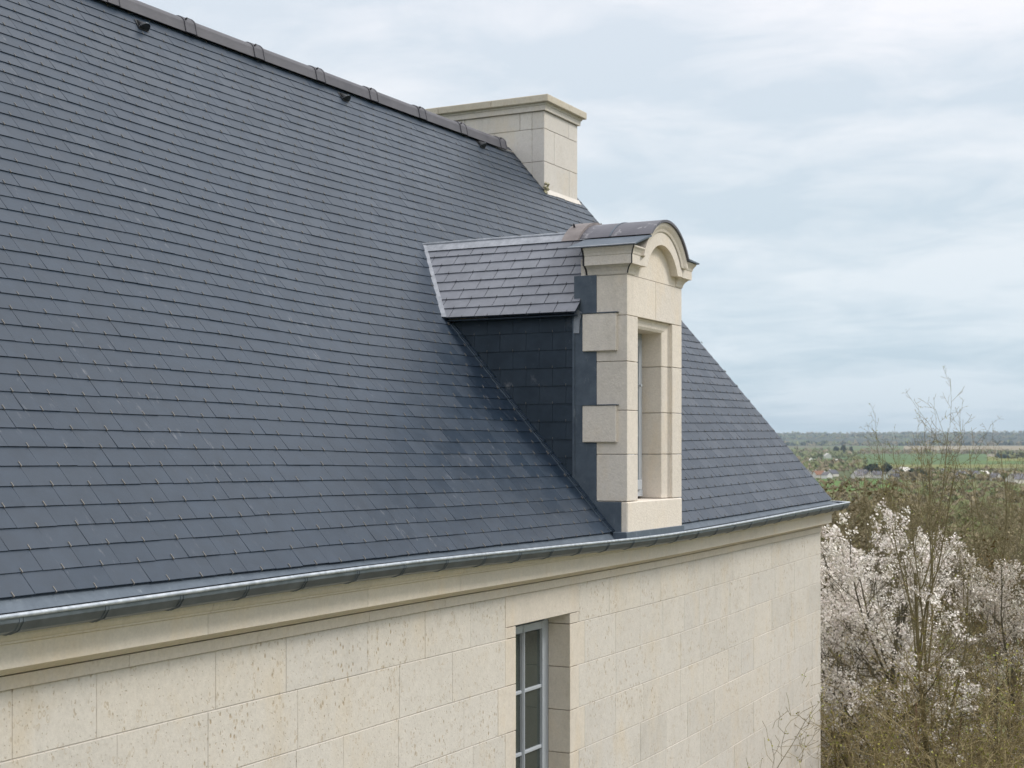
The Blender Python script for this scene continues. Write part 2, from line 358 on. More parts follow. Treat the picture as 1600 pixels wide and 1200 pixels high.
# ------------------------------------------------------------------ the house: measures in metres from the eye
PIT = R(49.64); CP, SP, TP = math.cos(PIT), math.sin(PIT), math.tan(PIT)
YE, ZE, EX, SW = 4.245, -0.580, 0.1078, 0.22     # slate edge at the eave, exposure, slate width
NROW = 47; YW = 4.365; XR = 15.66; XL = -1.5
YRI, ZRI = YE+NROW*EX*CP, ZE+NROW*EX*SP
BOT = [(2, 0.03), (4, 0.022), (6, 0.008), (9, -0.012), (11, -0.010), (13, 0.010), (15.6, 0.045)]
MID = [(5, 0.0), (6.5, 0.0), (8, -0.03), (10, -0.026), (12, -0.012), (14, 0.0)]
TOP = [(7.5, 0.004), (9, 0.012), (11, 0.035), (13, 0.057), (14.4, 0.072), (15.6, 0.08)]
def dip(x, t=0.0):   # an old roof and wall are never dead straight
    t = max(0.0, min(1.0, t)); return interp(BOT, x)*(1-t)+interp(TOP, x)*t+4*t*(1-t)*interp(MID, x)
def rp(x, s, n=0.0):   # point on the roof: s up the slope, n off it
    t = s/(NROW*EX); return (x, YE+s*CP-n*SP, ZE+s*SP+n*CP+dip(x, t))
WALLT = [(2, 0.0), (7, 0.0), (9, -0.007), (11, -0.004), (13, 0.015), (15.6, 0.047)]
GUTT = [(1, 0.0), (3.85, -0.007), (6.4, 0.003), (8.6, -0.022), (10.3, -0.043), (12, -0.030), (14, 0.004), (15.8, 0.034)]
def W0(x, y, z): return (x, y, z+interp(WALLT, x)+max(0.0, x-11.4)/4.2*0.037*max(0.0, min(1.0, (-0.93-z)/0.27)))
def G0(x, y, z): return (x, y, z+interp(GUTT, x))
def verge(s): return XR-0.30*(s/(NROW*EX))**1.3
house = tag(empty('stone_house', (XR, YW, GROUND)), 'pale limestone house with steep slate roof, stone dormer and wide stone chimney', 'house')
HINV = Vector((-XR, -YW, -GROUND))
def part(o, parent=None):   # keep world coordinates of meshes under the moved empty
    o.parent = parent or house
    if parent is None: o.location = HINV
    return o
def P(mb, name, mat, parent=None, **k): return part(mb.build(name, mat, **k), parent)

# -- walls: core, then laid stones
DX0, DX1 = 8.445, 9.274; DZ1 = -1.133; DZ0 = -3.20     # window opening
core = MB()
yc0, yc1 = YW+0.16, YW+0.50
core.box(XL, DX0-0.10, yc0, yc1, GROUND-0.3, -0.66, W0)
for a in range(int(XL), 16): pass
core.box(DX1+0.10, XR-0.12, yc0, yc1, GROUND-0.3, -0.66, W0)
core.box(DX0-0.10, DX1+0.10, yc0, yc1, DZ1+0.12, -0.66, W0)
core.box(DX0-0.10, DX1+0.10, yc0, yc1, GROUND-0.3, DZ0-0.1, W0)
wall = P(core, 'wall', M['mortar'])
wd_ = 0.157
def mortar_bed():
    b = MB()
    for x0, x1, z0, z1 in ((XL, DX0-0.12, GROUND-0.3, -0.9), (DX1+0.12, XR-0.02, GROUND-0.3, -0.9), (DX0-0.12, DX1+0.12, DZ1+0.14, -0.9), (DX0-0.12, DX1+0.12, GROUND-0.3, DZ0-0.1)):
        n = max(1, int((x1-x0)/0.8))
        for i in range(n):
            b.box(x0+(x1-x0)*i/n, x0+(x1-x0)*(i+1)/n, YW+0.0035, YW+0.15, z0, z1, W0)
    return P(b, 'mortar_joint', M['mortar'], wall)
mortar_bed()
ztops = [-0.930, -1.207, -1.510, -1.812, -2.112, -2.412, -2.712, -3.012, -3.312, -3.612]
def stone_block(x0, x1, z0, z1, mat='stone', y0=None, y1=None, name='stone', parent=None, bev=0.0022, T=W0):
    b = MB(); b.cur = rnd.random()*0.999+0.0005
    g = 0.0024
    b.box(x0+0.0009, x1-0.0009, (YW if y0 is None else y0)+rnd.uniform(-0.0012, 0.0012), YW+0.14 if y1 is None else y1, z0+g, z1-g, T)
    return P(b, name, M[mat], parent or wall, bevel=bev)
nst = 0
for ci in range(len(ztops)-1):
    z1, z0 = ztops[ci], ztops[ci+1]
    joints = []
    if ci == 0:
        joints = [3.2, 3.60, 4.166, 4.628, 5.404, 5.952, 6.69, 7.30, 7.84, 8.30, 9.42, 9.95, 10.55, 10.98, 11.6, 12.25, 12.75, 13.35, 13.9, 14.5, 15.05, XR]
    else:
        x = 3.2+rnd.uniform(0, 0.3); joints = [3.2]
        if ci == 1: joints = [3.2, 3.9, 4.75, 5.35, 6.05, 7.02, 7.62, 8.30]; x = 99
        while x < 7.7:
            x += rnd.choice((0.42, 0.55, 0.62, 0.75, 0.85)); joints.append(min(x, 8.0))
        if ci > 1: joints = [j for j in joints if j < 7.9]+[8.20+0.10*(ci % 2)]
        x = 9.42+0.10*(ci % 2); joints.append(x)
        while x < XR-0.6:
            x += rnd.choice((0.36, 0.48, 0.55, 0.66, 0.8)); joints.append(min(x, XR-0.33))
        if XR-joints[-1] > 0.02: joints.append(XR)
    for a, b_ in zip(joints, joints[1:]):
        if b_-a < 0.05: continue
        if a < DX1 and b_ > DX0: continue         # the opening, its jambs are built below
        if ci > 6 and a < 7: continue
        # split long stones at the bend so that the sag stays smooth
        stone_block(a, b_, z0, z1)
# window surround: jamb stones and lintel, smoother dressing
prev = {0: 8.30, 1: 9.42}
stone_block(8.30, 9.42, DZ1+0.0, ztops[0], 'stone_smooth', y1=YW+0.17, name='lintel')
for ci in range(0, len(ztops)-1):
    z1, z0 = (DZ1 if ci == 0 else ztops[ci]), ztops[ci+1]
    lx = 8.30 if ci == 0 else 8.20+0.10*(ci % 2); rx = 9.42 if ci == 0 else 9.42+0.10*(ci % 2)
    if z1-z0 < 0.02: continue
    stone_block(lx, DX0+0.0028, z0, z1, 'stone_smooth', y1=YW+0.17, name='jamb_stone')
    stone_block(DX1-0.0028, rx, z0, z1, 'stone_smooth', y1=YW+0.17, name='jamb_stone')
# other walls and the room behind the glass
b = MB()
b.box(XR-0.12, XR-0.02, YW+0.02, 10.6, GROUND-0.3, -0.66)
b.add([(XR-0.14, YW, -0.66), (XR-0.14, 10.7, -0.66), (XR-0.45, YRI, ZRI-0.05), (XR-0.02, YW, -0.66), (XR-0.02, 10.7, -0.66), (XR-0.33, YRI, ZRI-0.05)], [(0, 1, 2), (5, 4, 3), (0, 3, 4, 1), (1, 4, 5, 2), (2, 5, 3, 0)])
b.box(XL, XR-0.12, 10.4, 10.6, GROUND-0.3, -0.66)
b.box(XL-0.1, XL, YW+0.02, 10.6, GROUND-0.3, -0.66)
P(b, 'gable_wall', M['stone_smooth'])
b = MB(); b.box(DX0-0.3, DX1+0.3, YW+0.52, YW+1.6, -3.4, -0.9); 
P(b, 'room', M['room'])
# -- facade window (two leaves, thin bars)
yf = YW+0.172
win = MB(); T = W0
win.box(DX0-0.02, DX0+0.05, yf, yf+0.06, DZ0, DZ1+0.02, T); win.box(DX1-0.058, DX1+0.02, yf, yf+0.06, DZ0, DZ1+0.02, T)
win.box(DX0+0.05, DX1-0.058, yf, yf+0.06, DZ1-0.045, DZ1+0.02, T); win.box(DX0+0.05, DX1-0.058, yf, yf+0.06, DZ0, DZ0+0.06, T)
wf = P(win, 'window', M['paint'], bevel=0.004)
xm = 8.87
for (a, b_) in ((DX0+0.053, xm-0.008), (xm+0.008, DX1-0.061)):
    lf = MB(); st = 0.052; sa, sb_ = (0.052, 0.004) if a < xm-0.1 else (0.004, 0.052)
    lf.box(a, a+sa, yf-0.012, yf+0.035, DZ0+0.06, DZ1-0.048, T); lf.box(b_-sb_, b_, yf-0.012, yf+0.035, DZ0+0.06, DZ1-0.048, T)
    a, b_ = a+sa-st, b_-sb_+st
    lf.box(a+st, b_-st, yf-0.010, yf+0.033, DZ1-0.10, DZ1-0.049, T); lf.box(a+st, b_-st, yf-0.010, yf+0.033, DZ0+0.06, DZ0+0.14, T)
    P(lf, 'casement', M['paint'], wf, bevel=0.004)
    zs = [DZ1-0.10, -1.635, -2.055, -2.475, -2.80, DZ0+0.14]
    for z_ in zs[1:-1]:
        gb = MB(); gb.box(a+st+0.001, b_-st-0.001, yf-0.006, yf+0.03, z_-0.012, z_+0.012, T); P(gb, 'glazing_bar', M['paint'], wf, bevel=0.004)
    for za_, zb_ in zip(zs[1:], zs):
        gp = MB(); gp.box(a+st-0.006, b_-st+0.006, yf+0.010, yf+0.016, za_+0.010, zb_-0.010, T); P(gp, 'pane', M['glass'], wf)
mb_ = MB(); mb_.box(xm-0.007, xm+0.007, yf-0.022, yf+0.03, DZ0+0.06, DZ1-0.047, T); P(mb_, 'meeting_stile', M['paint'], wf, bevel=0.006)

# -- cornice: moulded stones, end to end
prof_top = [(YW-0.002, -0.872), (4.335, -0.866), (4.300, -0.846), (4.262, -0.826), (4.243, -0.826), (4.243, -0.735), (4.236, -0.731), (4.230, -0.729), (4.230, -0.722), (4.221, -0.715), (4.213, -0.700), (4.210, -0.675), (4.33, -0.66), (YW+0.16, -0.66)]
prof_band = [(4.349, -0.928), (4.347, -0.9265), (4.347, -0.874), (YW+0.1, -0.874), (YW+0.1, -0.928)]
core2 = MB(); core2.box(XL, XR-0.03, YW+0.05, YW+0.15, -0.93, -0.67, W0)
cor = P(core2, 'cornice', M['mortar'])
def lengths(a, b_, lo, hi):
    xs = [a]
    while xs[-1] < b_-hi: xs.append(xs[-1]+rnd.uniform(lo, hi))
    return xs+[b_]
for prof, lo, hi, off in ((prof_top, 0.95, 1.35, 0.0), (prof_band, 0.7, 1.1, 0.2)):
    xs = lengths(XL+off, XR+(0.0 if prof is prof_top else -0.0), lo, hi)
    xs[0] = XL
    for a, b_ in zip(xs, xs[1:]):
        s_ = MB(); s_.cur = rnd.random()*0.99+0.005; g = 0.0012
        n = 3; cuts = [a+g+(b_-a-2*g)*i/n for i in range(n+1)]
        m_ = len(prof)
        vs = [W0(x, y, z) for x in cuts for (y, z) in prof]
        fs = [tuple(range(m_)), tuple(range(n*m_+m_-1, n*m_-1, -1))]
        for i in range(n):
            for k in range(m_): fs.append((i*m_+k, (i+1)*m_+k, (i+1)*m_+(k+1) % m_, i*m_+(k+1) % m_))
        s_.add(vs, fs); P(s_, 'cornice_stone', M['cornice'] if prof is prof_top else M['stone_smooth'], cor, recalc=True)

# -- main roof
def cuts_between(a, b_, step):
    n = max(1, int(round((b_-a)/step))); return [a+(b_-a)*i/n for i in range(n+1)]
deck = MB()
for side in (0, 1):
    xs = cuts_between(XL, XR-0.03, 0.7)
    for x0, x1 in zip(xs, xs[1:]):
        ss = [0.02, 0.9, 1.8, 2.7, 3.6, 4.5, NROW*EX-0.02]
        for s0, s1 in zip(ss, ss[1:]):
            if side == 0 and x1 > 9.7 and x0 < 10.85 and s0 < 2.4:
                continue
            q = [rp(min(x0, verge(s0)-0.03), s0, -0.004), rp(min(x1, verge(s0)-0.03), s0, -0.004), rp(min(x1, verge(s1)-0.03), s1, -0.004), rp(min(x0, verge(s1)-0.03), s1, -0.004)]
            if side: q = [(x, 2*YRI-y, z) for x, y, z in q][::-1]
            deck.add(q, [(0, 1, 2, 3)])
# deck strips beside the dormer
for (xa, xb) in ((9.1, 9.76), (10.83, 11.4)):
    for s0, s1 in ((0.02, 0.9), (0.9, 1.8), (1.8, 2.7)):
        deck.add([rp(xa, s0, -0.0045), rp(xb, s0, -0.0045), rp(xb, s1, -0.0045), rp(xa, s1, -0.0045)], [(0, 1, 2, 3)])
roof = P(deck, 'roof', M['slate_cheek'])
DORX0, DORX1 = 9.735, 10.86
DRX, DRZ = 10.30, 1.668          # dormer ridge
DEX, DEZ = 9.655, 1.005          # dormer eave (left)
def roof_s_at(z): return (z-ZE)/SP
def under_dormer(x, s):
    # footprint of the dormer on the main slope: the body, then the two valleys
    z = ZE+s*SP
    if z < DEZ: return DORX0 < x < DORX1
    if z < DRZ:
        k = (DRZ-z)/(DRZ-DEZ); return DRX-(DRX-DEX)*k+0.03 < x < DRX+(DRX-DEX)*k-0.03
    return False
slates = []     # (x0, x1, row)
HX0 = 4.09      # a hook of the first course
for k in range(NROW):
    s0 = k*EX; s1 = s0+EX+0.014
    off = (HX0+SW/2+(k % 2)*SW/2) % SW
    x = 0.4+off
    lim = verge(s0)
    while x < lim-0.03:
        x0, x1 = x, min(x+SW, lim); x += SW
        if lim-x1 < 0.05: x1 = lim; 
        sm = s0+EX/2
        c0, c1, cm_ = under_dormer(x0+0.01, sm), under_dormer(x1-0.01, sm), under_dormer((x0+x1)/2, sm)
        if c0 and c1: continue
        if c1 or (cm_ and x1 > 10.3 and not c0 and x0 < 10.0): 
            while under_dormer(x1-0.005, sm): x1 -= 0.01
        if c0:
            while under_dormer(x0+0.005, sm): x0 += 0.01
        if x1-x0 < 0.02: continue
        slates.append((x0, x1, k))
        if x1 == lim: break
def slate_verts(x0, x1, k, T=rp):
    s0 = k*EX+rnd.uniform(-0.0016, 0.0016); s1 = s0+EX+0.016
    g = 0.0007+rnd.random()*0.0009
    lift = 0.0086+rnd.uniform(0, 0.0022); th = 0.0052; tw = rnd.uniform(-0.0005, 0.0005)
    xa, xb = x0+g, x1-g; j = rnd.uniform(-0.0008, 0.0008)
    lo = [T(xa+j, s0, lift-th+tw), T(xb+j, s0+rnd.uniform(-0.001, 0.001), lift-th-tw), T(xb, s1, 0.0002), T(xa, s1, 0.0002)]
    hi = [T(xa+j, s0, lift+tw), T(xb+j, s0, lift-tw), T(xb, s1, 0.0036), T(xa, s1, 0.0036)]
    return lo, hi
def near(t):
    x = (t[0]+t[1])/2; y, z = YE+t[2]*EX*CP, ZE+t[2]*EX*SP
    wv = x*math.cos(AZ)+y*math.sin(AZ); px = CX+F*(x*math.sin(AZ)-y*math.cos(AZ))/wv; py = Y0-F*z/wv
    if px < 12 or py < 5: return 1e9
    return wv
order = sorted(range(len(slates)), key=lambda i: near(slates[i]))
single = set(order[:185])
rest = MB()
for i, t in enumerate(slates):
    lo, hi = slate_verts(*t); r_ = rnd.random()*0.98+0.01
    if i in single:
        b = MB(); b.cur = r_; b.hexa(lo, hi); P(b, 'slate', M['slate'], roof)
    else:
        rest.cur = r_; rest.hexa(lo, hi)
tag(P(rest, 'slate_courses', M['slate'], roof), kind='stuff')
# slate hooks: a wire over the edge of every slate
hk = MB()
for (x0, x1, k) in slates:
    if x1-x0 < 0.15 and not x1 == verge(k*EX): continue
    xm_ = x0+SW/2+rnd.uniform(-0.002, 0.002); s0 = k*EX; h = 0.0012
    if rnd.random() < 0.03: continue
    a, b_ = s0-0.004, s0+rnd.uniform(0.018, 0.026)
    hk.hexa([rp(xm_-h, a, 0.002), rp(xm_+h, a, 0.002), rp(xm_+h, b_, 0.0085), rp(xm_-h, b_, 0.0085)],
            [rp(xm_-h, a, 0.0135), rp(xm_+h, a, 0.0135), rp(xm_+h, b_, 0.0120), rp(xm_-h, b_, 0.0120)])
tag(P(hk, 'slate_hook', M['hook'], roof), kind='stuff')
# zinc sheet from under the first course down into the gutter
ef = MB(); xs_e = cuts_between(XL, XR-0.02, 0.4)
for x0, x1 in zip(xs_e, xs_e[1:]):
    a0, a1 = rp(x0, 0.05, -0.006), rp(x1, 0.05, -0.006); b0, b1 = rp(x0, 0.004, -0.0075), rp(x1, 0.004, -0.0075); c0, c1 = G0(x0, 4.215, -0.602), G0(x1, 4.215, -0.602)
    c0, c1 = (c0[0], c0[1], min(c0[2], b0[2]-0.004)), (c1[0], c1[1], min(c1[2], b1[2]-0.004))
    ef.add([a0, a1, b1, b0, c1, c0], [(0, 1, 2, 3), (3, 2, 4, 5)])
P(ef, 'eave_flashing', M['lead'])
# narrow cut slates and lead down the near valley edge of the dormer
s_end = roof_s_at(DEZ)
vl = MB()
nseg = int(s_end/EX)
for k in range(nseg):
    s0 = k*EX
    vl.cur = rnd.random()*0.98+0.01
    xw = DORX0+0.012
    for a, b_, hh in ((xw-0.035, xw-0.001, 0.024), (xw-0.062, xw-0.037, 0.0165)):
        vl.hexa([rp(a, s0, 0.008), rp(b_, s0, 0.008), rp(b_, s0+EX+0.01, 0.008), rp(a, s0+EX+0.01, 0.008)],
                [rp(a, s0, hh), rp(b_, s0, hh), rp(b_, s0+EX+0.01, hh-0.006), rp(a, s0+EX+0.01, hh-0.006)])
P(vl, 'valley_border', M['slate'])
vp_ = MB()
for k in range(nseg):
    for a in (DORX0-0.0235, DORX0-0.0515):
        s0 = k*EX; vp_.hexa([rp(a-0.001, s0, 0.006), rp(a+0.001, s0, 0.006), rp(a+0.0018, s0+EX, 0.006), rp(a-0.0018, s0+EX, 0.006)], [rp(a-0.0018, s0, 0.0185), rp(a+0.0018, s0, 0.0185), rp(a+0.0018, s0+EX, 0.0125), rp(a-0.0018, s0+EX, 0.0125)])
P(vp_, 'valley_lead', M['lead'])
# -- ridge tiles with collars
RX = [q*0.981 for q in (0.30, 1.18, 2.06, 2.94, 3.82, 4.70, 5.57, 6.44, 7.31, 8.18, 9.048, 9.926, 10.823, 11.698, 12.596, 13.438, 14.330)]
rz = ZRI-0.012
def arch_strip(mb, x0, x1, r0, r1, th, zc, yc, drop=0.055, n=10):
    def ring(x, r_):
        pts = []
        pts.append((x, yc-r_-0.012, zc-drop)); 
        for i in range(n+1):
            t = math.pi*i/n; pts.append((x, yc-r_*math.cos(t), zc+r_*0.86*math.sin(t)))
        pts.append((x, yc+r_+0.012, zc-drop)); return pts
    o0, o1, i0, i1 = ring(x0, r0), ring(x1, r1), ring(x0, r0-th), ring(x1, r1-th)
    m_ = len(o0); vs = o0+o1+i0+i1; fs = []
    for k in range(m_-1):
        fs += [(k, m_+k, m_+k+1, k+1), (2*m_+k+1, 3*m_+k+1, 3*m_+k, 2*m_+k), (k, k+1, 2*m_+k+1, 2*m_+k), (m_+k+1, m_+k, 3*m_+k, 3*m_+k+1)]
    fs += [(0, 2*m_, 3*m_, m_), (m_-1, 2*m_-1, 4*m_-1, 3*m_-1)]
    vs = [(x, y, z+dip(x, 1)) for x, y, z in vs]
    mb.add(vs, fs)
rg = MB(); rg.box(XL, XR-0.4, YRI-0.05, YRI+0.05, ZRI-0.12, ZRI-0.04, lambda x, y, z: (x, y, z+dip(x, 1)))
ridge = P(rg, 'ridge', M['mortar'])
for a, b_ in zip([XL]+RX, RX):
    t_ = MB(); t_.cur = rnd.random()*0.9+0.05; arch_strip(t_, a+0.004, b_+0.03, 0.090, 0.090, 0.014, rz, YRI); tl = P(t_, 'ridge_tile', M['ridge'], ridge, smooth=False)
for b_ in RX:
    t_ = MB(); t_.cur = rnd.random()*0.9+0.05
    arch_strip(t_, b_-0.045, b_+0.070, 0.099, 0.101, 0.02, rz, YRI); arch_strip(t_, b_+0.071, b_+0.082, 0.106, 0.106, 0.03, rz, YRI)
    P(t_, 'ridge_collar', M['ridge'], ridge)
    n_ = MB(); zz_ = rz+0.045; n_.tube((b_-0.02, YRI-0.075, zz_+dip(b_, 1)), (b_-0.024, YRI-0.100, zz_+0.010+dip(b_, 1)), 0.007, 0.007, 8, True); P(n_, 'ridge_nail', M['iron'], ridge)
# -- small black roof vents
for vx_, vs_ in ((8.27, 4.80), (10.92, 4.82), (13.52, 4.86), (5.6, 4.8), (3.0, 4.8)):
    v_ = MB(); rr, ln = 0.052, 0.105; n = 8
    def hp(u, s_, n_): return rp(vx_+u, vs_+s_, n_)
    ring0 = [hp(-rr*math.cos(math.pi*i/n), 0.0, 0.012+rr*1.15*math.sin(math.pi*i/n)) for i in range(n+1)]
    tip = hp(0, ln, 0.012)
    v_.add(ring0+[tip], [(i+1, i, n+1) for i in range(n)]+[tuple(range(n+1))]); v_.add([hp(-rr-0.004, -0.012, 0.0135), hp(rr+0.004, -0.012, 0.0135), hp(rr*0.4, ln+0.005, 0.0115), hp(-rr*0.4, ln+0.005, 0.0115)], [(0, 1, 2, 3)])
    vo = P(v_, 'roof_vent', M['vent'])
    g_ = MB()
    for q in range(5):
        hgt = 0.018+0.0105*q; hw = rr*math.sqrt(max(0.05, 1-(hgt/(rr*1.2))**2))*0.95
        g_.hexa([hp(-hw, 0.004, hgt), hp(hw, 0.004, hgt), hp(hw, 0.014, hgt+0.004), hp(-hw, 0.014, hgt+0.004)], [hp(-hw, 0.004, hgt+0.004), hp(hw, 0.004, hgt+0.004), hp(hw, 0.014, hgt+0.008), hp(-hw, 0.014, hgt+0.008)])
    P(g_, 'vent_louvre', M['zinc'], vo)

# -- gutter
GX1 = 15.84
def gut_pts():
    pts = [(4.335, -0.592), (4.262, -0.597), (4.225, -0.606), (4.180, -0.618), (4.140, -0.625), (4.116, -0.620), (4.108, -0.611), (4.103, -0.600)]
    out_ = [(4.095, -0.600), (4.096, -0.625), (4.120, -0.659), (4.165, -0.675), (4.205, -0.674), (4.26, -0.665), (4.335, -0.63)]
    return pts+out_
gp_ = gut_pts(); xs = cuts_between(XL, GX1, 0.6); m_ = len(gp_)
g_ = MB(); vs = [G0(x, y, z) for x in xs for y, z in gp_]
fs = [tuple(range(m_)), tuple(range(len(xs)*m_-1, len(xs)*m_-m_-1, -1))]
for i in range(len(xs)-1):
    for k in range(m_): fs.append((i*m_+k, (i+1)*m_+k, (i+1)*m_+(k+1) % m_, i*m_+(k+1) % m_))
g_.add(vs, fs); gutter = P(g_, 'gutter', M['zinc'], recalc=True)
rm = MB()
for x0, x1 in zip(xs, xs[1:]):
    rm.tube(G0(x0, 4.096, -0.599), G0(x1, 4.096, -0.599), 0.0095, 0.0095, 8)
rm.tube(G0(GX1, 4.30, -0.588), G0(GX1, 4.096, -0.599), 0.008, 0.0095, 8, True)
P(rm, 'gutter_rim', M['zinc_rim'], gutter, smooth=True)
ec = MB(); ec.prism([(4.30, -0.60), (4.25, -0.65), (4.165, -0.676), (4.12, -0.66), (4.095, -0.60)], lambda y, z: G0(GX1-0.002, y, z), lambda y, z: G0(GX1+0.004, y, z)); P(ec, 'gutter_end', M['zinc'], gutter)
x = 0.36
while x < GX1-0.1:
    s_ = MB()
    for dx_, tk in ((0, 0.005), (0.019, 0.004)):
        pr = [(4.094, -0.602), (4.0935, -0.626), (4.118, -0.662), (4.165, -0.679), (4.207, -0.678), (4.207, -0.674), (4.165, -0.674), (4.121, -0.658), (4.097, -0.625), (4.097, -0.602)]
        s_.prism(pr, lambda y, z: G0(x+dx_, y-0.0004, z), lambda y, z: G0(x+dx_+tk, y-0.0004, z))
    P(s_, 'gutter_bracket', M['zinc'], gutter); x += 0.448

# -- chimney
CXa, CXb, CYa, CYb = 14.414, 15.28, 7.10, 8.68
cc_ = MB(); cc_.box(CXa+0.02, CXb-0.02, CYa+0.02, CYb-0.02, 2.2, 3.72); chim = P(cc_, 'chimney', M['mortar'])
def cblock(x0, x1, y0, y1, z0, z1, mat='chimney_stone', bev=0.004, name='stone'):
    b = MB(); b.cur = rnd.random()*0.98+0.01; b.box(x0, x1, y0, y1, z0, z1); return P(b, name, M[mat], chim, bevel=bev)
g = 0.002
zc_ = [2.10, 2.80, 3.178, 3.540, 3.732]
plan = {0: ([0.60], [0.55, 1.2]), 1: ([0.645], [0.5, 1.25]), 2: ([0.255], [0.62, 1.3]), 3: ([0.63], [0.30, 1.0])}
for i in range(4):
    z0, z1 = zc_[i]+g, zc_[i+1]-g
    fx, sy = plan[i]
    cx_ = [CXa]+[CXa+q for q in fx]+[CXb]
    for a, b_ in zip(cx_, cx_[1:]):                    # front face, then back
        cblock(a+g, b_-g, CYa, CYa+0.15, z0, z1)
    cy_ = [CYa+0.15]+[CYa+q for q in sy]+[CYb]
    for a, b_ in zip(cy_, cy_[1:]):
        cblock(CXa, CXa+0.15, a+g, b_-g, z0, z1); cblock(CXb-0.15, CXb, a+g, b_-g, z0, z1)
cblock(CXa+0.151, CXb-0.151, CYb-0.15, CYb, 2.1, 3.73)
nk = MB()
pr = [(0.0, 3.733), (0.026, 3.735), (0.028, 3.785), (0.040, 3.794), (0.042, 3.8125)]
for (e0, za_), (e1, zb_) in zip(pr, pr[1:]):
    nk.add([(CXa-e0, CYa-e0, za_), (CXb+e0, CYa-e0, za_), (CXb+e0, CYb+e0, za_), (CXa-e0, CYb+e0, za_), (CXa-e1, CYa-e1, zb_), (CXb+e1, CYa-e1, zb_), (CXb+e1, CYb+e1, zb_), (CXa-e1, CYb+e1, zb_)],
           [(0, 1, 5, 4), (1, 2, 6, 5), (2, 3, 7, 6), (3, 0, 4, 7)])
P(nk, 'chimney_moulding', M['chimney_stone'], chim)
e = 0.082
for a, b_ in ((CYa-e, CYa+0.62), (CYa+0.622, CYa+1.3), (CYa+1.302, CYb+e)):
    cblock(CXa-e, CXb+e, a, b_, 3.813, 3.892, 'cap_stone', 0.006, 'cap_stone')
b = MB(); b.add([(CXa-e+0.012, CYa-e+0.012, 3.893), (CXb+e-0.012, CYa-e+0.012, 3.893), (CXb+e-0.012, CYb+e-0.012, 3.893), (CXa-e+0.012, CYb+e-0.012, 3.893), (CXa+0.25, CYa+0.3, 3.925), (CXb-0.25, CYa+0.3, 3.925), (CXb-0.25, CYb-0.3, 3.925), (CXa+0.25, CYb-0.3, 3.925)], [(0, 1, 5, 4), (1, 2, 6, 5), (2, 3, 7, 6), (3, 0, 4, 7), (4, 5, 6, 7)]); P(b, 'cap_top', M['mortar'], chim)
# mortar fillet and moss at the foot of the chimney
fl = MB(); n = 8
for i in range(n):
    xa = CXa-0.02+(CXb-CXa+0.05)*i/n; xb = CXa-0.02+(CXb-CXa+0.05)*(i+1)/n
    sf = (CYa-YE)/CP
    a0, a1 = rnd.uniform(-0.06, -0.045), rnd.uniform(-0.06, -0.045)
    fl.add([rp(xa, sf+a0, 0.012), rp(xb, sf+a0, 0.012), (xb, CYa-0.004, 2.88), (xa, CYa-0.004, 2.88)], [(0, 1, 2, 3)])
P(fl, 'mortar_fillet', M['chimney_stone'], chim)
ms = MB()
for i in range(14):
    q = Vector((CXa-0.01+rnd.uniform(-0.03, 0.03), CYa-0.02+rnd.uniform(-0.03, 0.02), 2.93-i*0.014)); r_ = rnd.uniform(0.018, 0.032)
    ms.add([(q+Vector(d)*r_) for d in ((1, 0, 0), (0, 1, 0), (-1, 0, 0), (0, -1, 0), (0, 0, 1), (0, 0, -1))], [(0, 1, 4), (1, 2, 4), (2, 3, 4), (3, 0, 4), (1, 0, 5), (2, 1, 5), (3, 2, 5), (0, 3, 5)])
P(ms, 'moss_tuft', M['moss'], chim)

# ------------------------------------------------------------------ the stone dormer
XA, XB, YF, YB = 9.75, 10.844, 4.135, 4.378; XC = (XA+XB)/2
cr_ = MB()
cr_.box(XA+0.015, XA+0.10, YF+0.04, YB, -0.6, 1.28); cr_.box(XB-0.10, XB-0.015, YF+0.04, YB, -0.6, 1.28); cr_.box(XA+0.1, XB-0.1, YF+0.06, YB, 1.0, 1.28)
cr_.box(XA+0.02, XB-0.02, YF+0.02, YB, -0.7, -0.42)
dorm = P(cr_, 'dormer', M['mortar'])
def dstone(poly, z0, z1, name='stone', mat='dormer_stone', bev=0.003):
    b = MB(); b.cur = rnd.random()*0.98+0.01
    b.prism(poly, lambda x, y: (x, y, z0), lambda x, y: (x, y, z1)); return P(b, name, M[mat], dorm, bevel=bev)
zj = [-0.368, -0.028, 0.291, 0.646, 0.979]
def jamb(side):
    s_ = [(0, 0), (0.2, 0), (0.2, 0.022), (0.212, 0.034), (0.262, 0.040), (0.300, 0.052), (0.300, YB-YF), (0, YB-YF)]
    if side < 0: return [(XA+a, YF+b_) for a, b_ in s_]
    return [(XB-a, YF+b_) for a, b_ in s_][::-1]
for i in range(4):
    for sd_ in (-1, 1): dstone(jamb(sd_), zj[i]+0.002, zj[i+1]-0.002)
# lintel, moulded underneath like the jambs
for a, b_ in ((XA, XC-0.001), (XC+0.001, XB)):
    b = MB(); b.cur = rnd.random()*0.98+0.01; b.box(a, b_, YF, YB, 0.981, 1.272); P(b, 'lintel', M['dormer_stone'], dorm, bevel=0.003)
lp = [(YF+0.024, 0.978), (YF+0.034, 0.965), (YF+0.040, 0.925), (YF+0.052, 0.905), (YB-0.002, 0.905), (YB-0.002, 0.978)]
for a, b_ in ((XA+0.21, XC-0.001), (XC+0.001, XB-0.21)):
    b = MB(); b.cur = 0.5; b.prism(lp, lambda y, z: (a, y, z), lambda y, z: (b_, y, z)); P(b, 'lintel_moulding', M['dormer_stone'], dorm, recalc=True)
# sill block
sb = MB(); sb.cur = 0.7
sb.box(XA, XB, YF-0.004, YB, -0.60, -0.371); sl = P(sb, 'sill', M['dormer_stone'], dorm, bevel=0.008)
